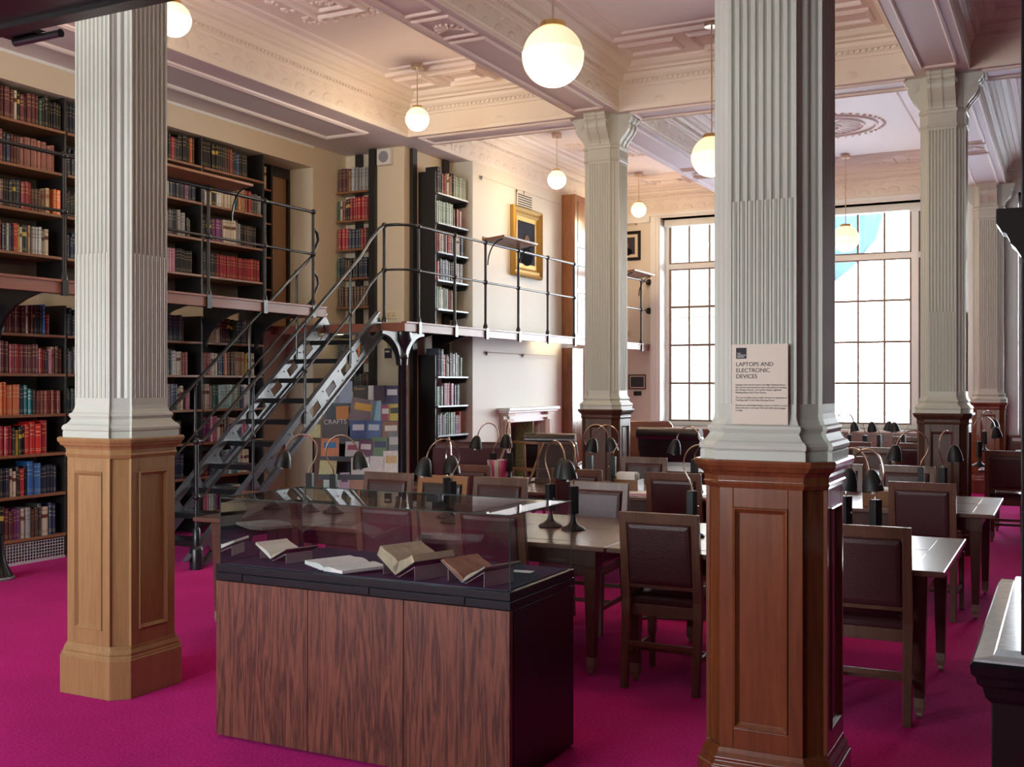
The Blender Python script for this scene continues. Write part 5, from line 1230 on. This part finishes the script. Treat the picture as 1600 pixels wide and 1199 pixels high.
LF = [ # tier, x, w, h, colour, ink, label, text
 (0,-.37,.15,.22,(.55,.58,.60),None,'blurred white leaflet at the left end of the top tier',''),(0,-.21,.15,.24,(.42,.55,.75),None,'pale blue curled brochure on the top tier',''),(0,-.03,.14,.20,(.02,.015,.015),(.75,.35,.05),'black magazine with orange title on the top tier','Queen'),
 (0,.10,.05,.20,(.8,.8,.8),None,'narrow white leaflet with a peak on the top tier',''),(0,.19,.12,.20,(.06,.03,.07),None,'dark plum magazine on the top tier',''),(0,.34,.14,.20,(.04,.03,.12),(.8,.8,.85),'dark blue magazine with white square on the top tier',''),
 (1,-.22,.12,.17,(.75,.28,.03),None,'orange leaflet on the second tier',''),(1,-.02,.24,.24,(.25,.17,.20),(.8,.45,.05),'tilted mauve photo magazine with orange band on the second tier',''),(1,.17,.10,.22,(.35,.62,.78),None,'light blue leaflet on the second tier',''),(1,.27,.09,.18,(.40,.04,.12),(.8,.8,.8),'red and purple leaflet on the second tier',''),(1,.39,.13,.19,(.65,.50,.08),(.02,.02,.02),'yellow and black leaflet on the second tier',''),
 (2,-.29,.24,.21,(.07,.045,.05),(.75,.68,.70),'dark magazine headed with pale letters on the third tier','CRAFTS'),(2,-.03,.16,.20,(.03,.07,.30),(.7,.75,.85),'royal blue leaflet on the third tier',''),(2,.14,.15,.20,(.08,.16,.42),(.6,.75,.9),'blue leaflet with landscape on the third tier',''),(2,.35,.17,.19,(.30,.10,.04),(.75,.72,.65),'brown and white illustrated magazine on the third tier',''),
 (3,-.34,.17,.20,(.75,.22,.05),(.03,.20,.50),'orange booklet with blue square on the fourth tier',''),(3,-.09,.13,.17,(.72,.68,.72),(.4,.05,.12),'white leaflet with red mark on the fourth tier',''),(3,.06,.14,.18,(.16,.02,.10),(.8,.78,.8),'maroon leaflet with white box on the fourth tier',''),(3,.23,.16,.21,(.10,.22,.10),(.02,.03,.12),'green landscape brochure with dark blue top on the fourth tier',''),(3,.39,.13,.26,(.20,.20,.24),(.6,.6,.62),'grey magazine at the right end of the fourth tier',''),
 (4,-.36,.16,.16,(.62,.62,.25),None,'pale yellow-green leaflet at the left of the fifth tier',''),(4,.02,.17,.19,(.70,.68,.66),None,'grey-white printed sheet on the fifth tier',''),(4,.20,.14,.20,(.74,.72,.70),None,'second grey-white printed sheet on the fifth tier',''),(4,.37,.15,.25,(.80,.78,.74),(.7,.5,.2),'tall white leaflet with ochre band on the fifth tier',''),
 (5,-.30,.15,.16,(.55,.78,.70),None,'mint green leaflet on the lowest tier',''),(5,-.15,.09,.19,(.60,.45,.62),(.12,.03,.15),'lilac leaflet on the lowest tier',''),(5,.04,.22,.14,(.45,.18,.08),None,'brown and cream brochure on the lowest tier',''),(5,.22,.10,.17,(.7,.65,.65),(.5,.03,.05),'white leaflet with red panel on the lowest tier',''),(5,.37,.16,.15,(.40,.22,.18),(.02,.02,.04),'small tan booklet with black top on the lowest tier','')]
MW = Matrix.Translation((rk[0], rk[1], 0)) @ Matrix.Rotation(.42, 4, 'Z')
for i, (k, x, w, h, c, ic, lb, tx) in enumerate(LF):
    w *= 1.22; h *= 1.25; z, y = TIER[k]; plain('leaflet_%d' % i, c, .35, var=.25, vscale=25)
    Mx = MW @ Matrix.Translation((x, y-.035, z)) @ Matrix.Rotation(-.16, 4, 'X') @ Matrix.Rotation(R.uniform(-.05, .05)+(.16 if 'tilted' in lb else 0), 4, 'Y')
    o = bpy.data.objects.new('leaflet', None); C.objects.link(o); o.matrix_world = Mx; tag(o, lb, 'leaflet', 'magazines and leaflets on the rack')
    M().box(-w/2, w/2, -.003, .003, 0, h).obj('cover', 'leaflet_%d' % i, o)
    if ic:
        plain('leaflet_ink_%d' % i, ic, .4)
        if tx: text(tx, w*.26, 'leaflet_ink_%d' % i, Matrix.Translation((-w*.46, -.0035, h*.80)) @ Matrix.Rotation(PI/2, 4, 'X'), o, 'title')
        else: M().box(-w*.34, w*.34, -.0042, -.003, h*.55, h*.82).obj('panel', 'leaflet_ink_%d' % i, o)
tag(M().box(-.09, .09, -.002, .002, 0, .15).xf(MW @ Matrix.Translation((-.56, -.05, .98))).obj('notice_card', 'leaflet_20'), 'pale green notice card beside the rack under the stairs', 'card')
M().lathe([(.12,0),(.12,.01),(.012,.02),(.010,.98)], n=12).xf(MW @ Matrix.Translation((-.56, -.03, 0))).obj('stand', 'black_iron', bpy.data.objects[-1] if False else None).name
st = [o for o in bpy.data.objects if o.name == 'stand'][0]; tag(st, 'thin black stand holding the pale green notice card', 'stand')

# ------------------------------------------------------------------ pendant lamps
def pendant(px, py, X, Y, zg, r, label, cord='nickel', big=True):
    t = thing('pendant_lamp', label, 'lamp', (X, Y, 0), 0, 'opal globe pendant lamps')
    M().lathe([(.068, ZC-.055), (.070, ZC-.01), (.066, ZC-.0005)], n=24).obj('canopy', 'nickel', t, smooth=True)
    M().tube([(0, 0, zg+r), (0, 0, ZC-.05)], .007, 8).obj('rod', 'nickel', t, smooth=True)
    M().lathe([(r*.22, zg+r*1.10), (r*.40, zg+r*1.06), (r*.42, zg+r*.90), (r*.36, zg+r*.88)], n=24).obj('gallery_cap', 'brass', t, smooth=True)
    sfx = '' if big else '_small'
    M().sphere((0, 0, zg), r, 36, 16, z0=-.999, z1=.10).obj('globe_lower', 'opal_lower'+sfx, t, smooth=True)
    M().sphere((0, 0, zg), r*.975, 36, 12, z0=.08, z1=.93).obj('globe_upper', 'opal_upper'+sfx, t, smooth=True)
    return t
for (px, X, Y, zg, r, lb) in ((652, -6.06, 9.70, 4.37, .127, 'small globe pendant hanging in front of the pier'), (272, -5.88, 6.03, 4.29, .127, 'small globe pendant half hidden by the oak-based column'), (870, -6.08, 13.25, 4.33, .127, 'small globe pendant left of the third column capital'), (998, -6.06, 16.35, 4.37, .122, 'small globe pendant in front of the window wall'),
    (864, -2.78, 6.03, 3.60, .19, 'largest globe pendant at the top centre of the room'), (1112, -2.94, 9.8, 3.70, .19, 'globe pendant cut by the left edge of the notice column'), (1321, -2.90, 16.4, 3.72, .195, 'globe pendant hanging before the big window')):
    x = xat(px, Y); pendant(px, 0, x, Y, zg, r, lb, big=r > .15)
    l = bpy.data.lights.new('globe_light', 'POINT'); l.energy = 24 if r > .15 else 22; l.color = (1, .72, .42); l.shadow_soft_size = r
    lo = bpy.data.objects.new('globe_light', l); C.objects.link(lo); lo.location = (x, Y, zg-r-.06)

# ------------------------------------------------------------------ near right cabinet, near dark gallery, floor stand
t = thing('dark_cabinet', 'near black carved cabinet with a pale shining marble top at the right edge', 'cabinet')
cx0 = -.165
M().box(cx0, .75, 2.90, 4.05, 0, .86).obj('body', 'ebony', t, bevel=.004)
def cr(i, z): return [(cx0-i, 2.90-i, z), (.75, 2.90-i, z), (.75, 4.05+i, z), (cx0-i, 4.05+i, z)]
M().loft([cr(.0,.82),cr(.012,.835),(cr(.018,.86)),cr(.03,.87),cr(.032,.885),cr(.042,.895),cr(.045,.915),cr(.038,.925)]).obj('cornice', 'ebony', t)
M().loft([cr(.036,.925),cr(.036,.931),cr(-.005,.935),cr(-.012,.95)]).obj('top_slab', 'marble', t)
M().box(-.098, -.02, 2.87, 2.95, .95, 3.0).obj('post', 'ebony', t, bevel=.003)
m = M(); n = 12
pr = [(-.098, 2.03), (-.172, 2.03), (-.172, 1.995), (-.165, 1.985), (-.160, 1.975), (-.150, 1.970), (-.143, 1.955), (-.140, 1.945), (-.130, 1.935), (-.118, 1.915), (-.108, 1.89), (-.101, 1.86), (-.098, 1.83)]
m.loft([[(x+.02, y, z-.01) for x, z in pr] for y in (2.86, 2.96)]); m.obj('bracket', 'ebony', t, bevel=.002)
t = thing('overhead_gallery', 'black underside edge of the nearer gallery, cutting the top left corner', 'gallery')
M().box(XL+.02, XR-.01, 1.15, 2.07, 2.60, 2.72).obj('deck', 'ebony', t); M().box(XL+.02, XR-.01, 2.05, 2.10, 2.585, 2.66).obj('edge_moulding', 'ebony', t)
M().tube([(-2.72, 2.16, 2.59), (-2.53, 2.16, 2.59)], .012, 10).obj('curtain_rod', 'black_iron', t)
M().box(-2.74, -2.62, 2.07, 2.19, 2.60, 2.615).obj('rod_bracket', 'black_iron', t)
x_, y_ = -6.62, 5.30
d_ = F*HC/(905-599); r_ = d_*(-4-800)/F; x_, y_ = r_*CY-d_*SY, r_*SY+d_*CY
t = thing('floor_stand', 'black conical stand with a pale metal rim at the left edge of the carpet', 'stand', (x_, y_, 0))
M().lathe([(.13,0),(.135,.012),(.125,.025)], n=28).obj('rim', 'metal_shelf', t, smooth=True); M().lathe([(.12,.025),(.075,.12),(.05,.24),(.045,.36),(.02,.38)], n=28).obj('cone', 'black_lacquer', t, smooth=True)

# ------------------------------------------------------------------ outside the windows
t = thing('street_building', 'pale stone building seen through the left window lights', 'building', (-13, 30, 0))
m = M().box(-6, 4.9, 0, 6, 0, 9.5); m.obj('wall', 'building_stone', t); m = M()
for k in range(6): m.box(-5.2+k*1.6, -4.5+k*1.6, -.03, .0, 1.2, 3.2).box(-5.2+k*1.6, -4.5+k*1.6, -.03, .0, 4.0, 5.4)
m.obj('window', 'speaker_grey', t); M().box(-6.1, 5.0, -.15, 0, 9.2, 9.5).box(-6.1, 5.0, -.1, 0, 3.5, 3.65).obj('cornice', 'building_stone', t)
t = thing('flag', 'pale blue flag hanging outside the big window beside the mahogany-based column', 'flag', (-4.6, 24, 0))
M().tube([(-.3, 0, 2.0), (.1, 0, 6.2)], .04, 8).obj('pole', 'speaker_grey', t)
m = M(); n = 12
m.loft([[(.05+i/n*1.15, .09*math.sin(i*1.1)+e, 5.7-.25*i/n) for i in range(n+1)]+[(.0+i/n*1.0, .09*math.sin(i*1.1+.4)+e, 3.75+.9*(i/n)**1.5) for i in range(n, -1, -1)] for e in (-.01, .01)]); m.obj('cloth', 'flag_blue', t)
struct(M().box(-60, 60, YW+.6, 80, -.6, -.2).obj('ground_outside', 'pavement'))

# ------------------------------------------------------------------ light
w = bpy.data.worlds.new('world'); sc.world = w; w.use_nodes = True; nt = w.node_tree; nt.nodes.clear()
o = nt.nodes.new('ShaderNodeOutputWorld'); b = nt.nodes.new('ShaderNodeBackground')
tc = nt.nodes.new('ShaderNodeTexCoord'); sp = nt.nodes.new('ShaderNodeSeparateXYZ'); nt.links.new(tc.outputs['Generated'], sp.inputs[0])
cr_ = nt.nodes.new('ShaderNodeValToRGB'); cr_.color_ramp.elements[0].position = .0; cr_.color_ramp.elements[0].color = (1.45, 1.45, 1.42, 1); cr_.color_ramp.elements[1].position = .4; cr_.color_ramp.elements[1].color = (.78, .90, 1.05, 1)
nt.links.new(sp.outputs['Z'], cr_.inputs['Fac']); nt.links.new(cr_.outputs['Color'], b.inputs['Color']); b.inputs['Strength'].default_value = 12.0
nt.links.new(b.outputs[0], o.inputs[0])
def portal(x0, x1, z0, z1, y, inward):
    l = bpy.data.lights.new('window_portal', 'AREA'); l.shape = 'RECTANGLE'; l.size = x1-x0; l.size_y = z1-z0; l.cycles.is_portal = True
    p = bpy.data.objects.new('window_portal', l); C.objects.link(p); p.location = ((x0+x1)/2, y, (z0+z1)/2)
    p.rotation_euler = (-PI/2 if inward < 0 else PI/2, 0, 0)
portal(*W1, YW+.44, -1); portal(*W2, YW+.44, -1)
portal(-8.0, -5.6, 1.0, 4.0, YB-.32, 1); portal(-5.0, -3.0, 1.0, 4.0, YB-.32, 1)
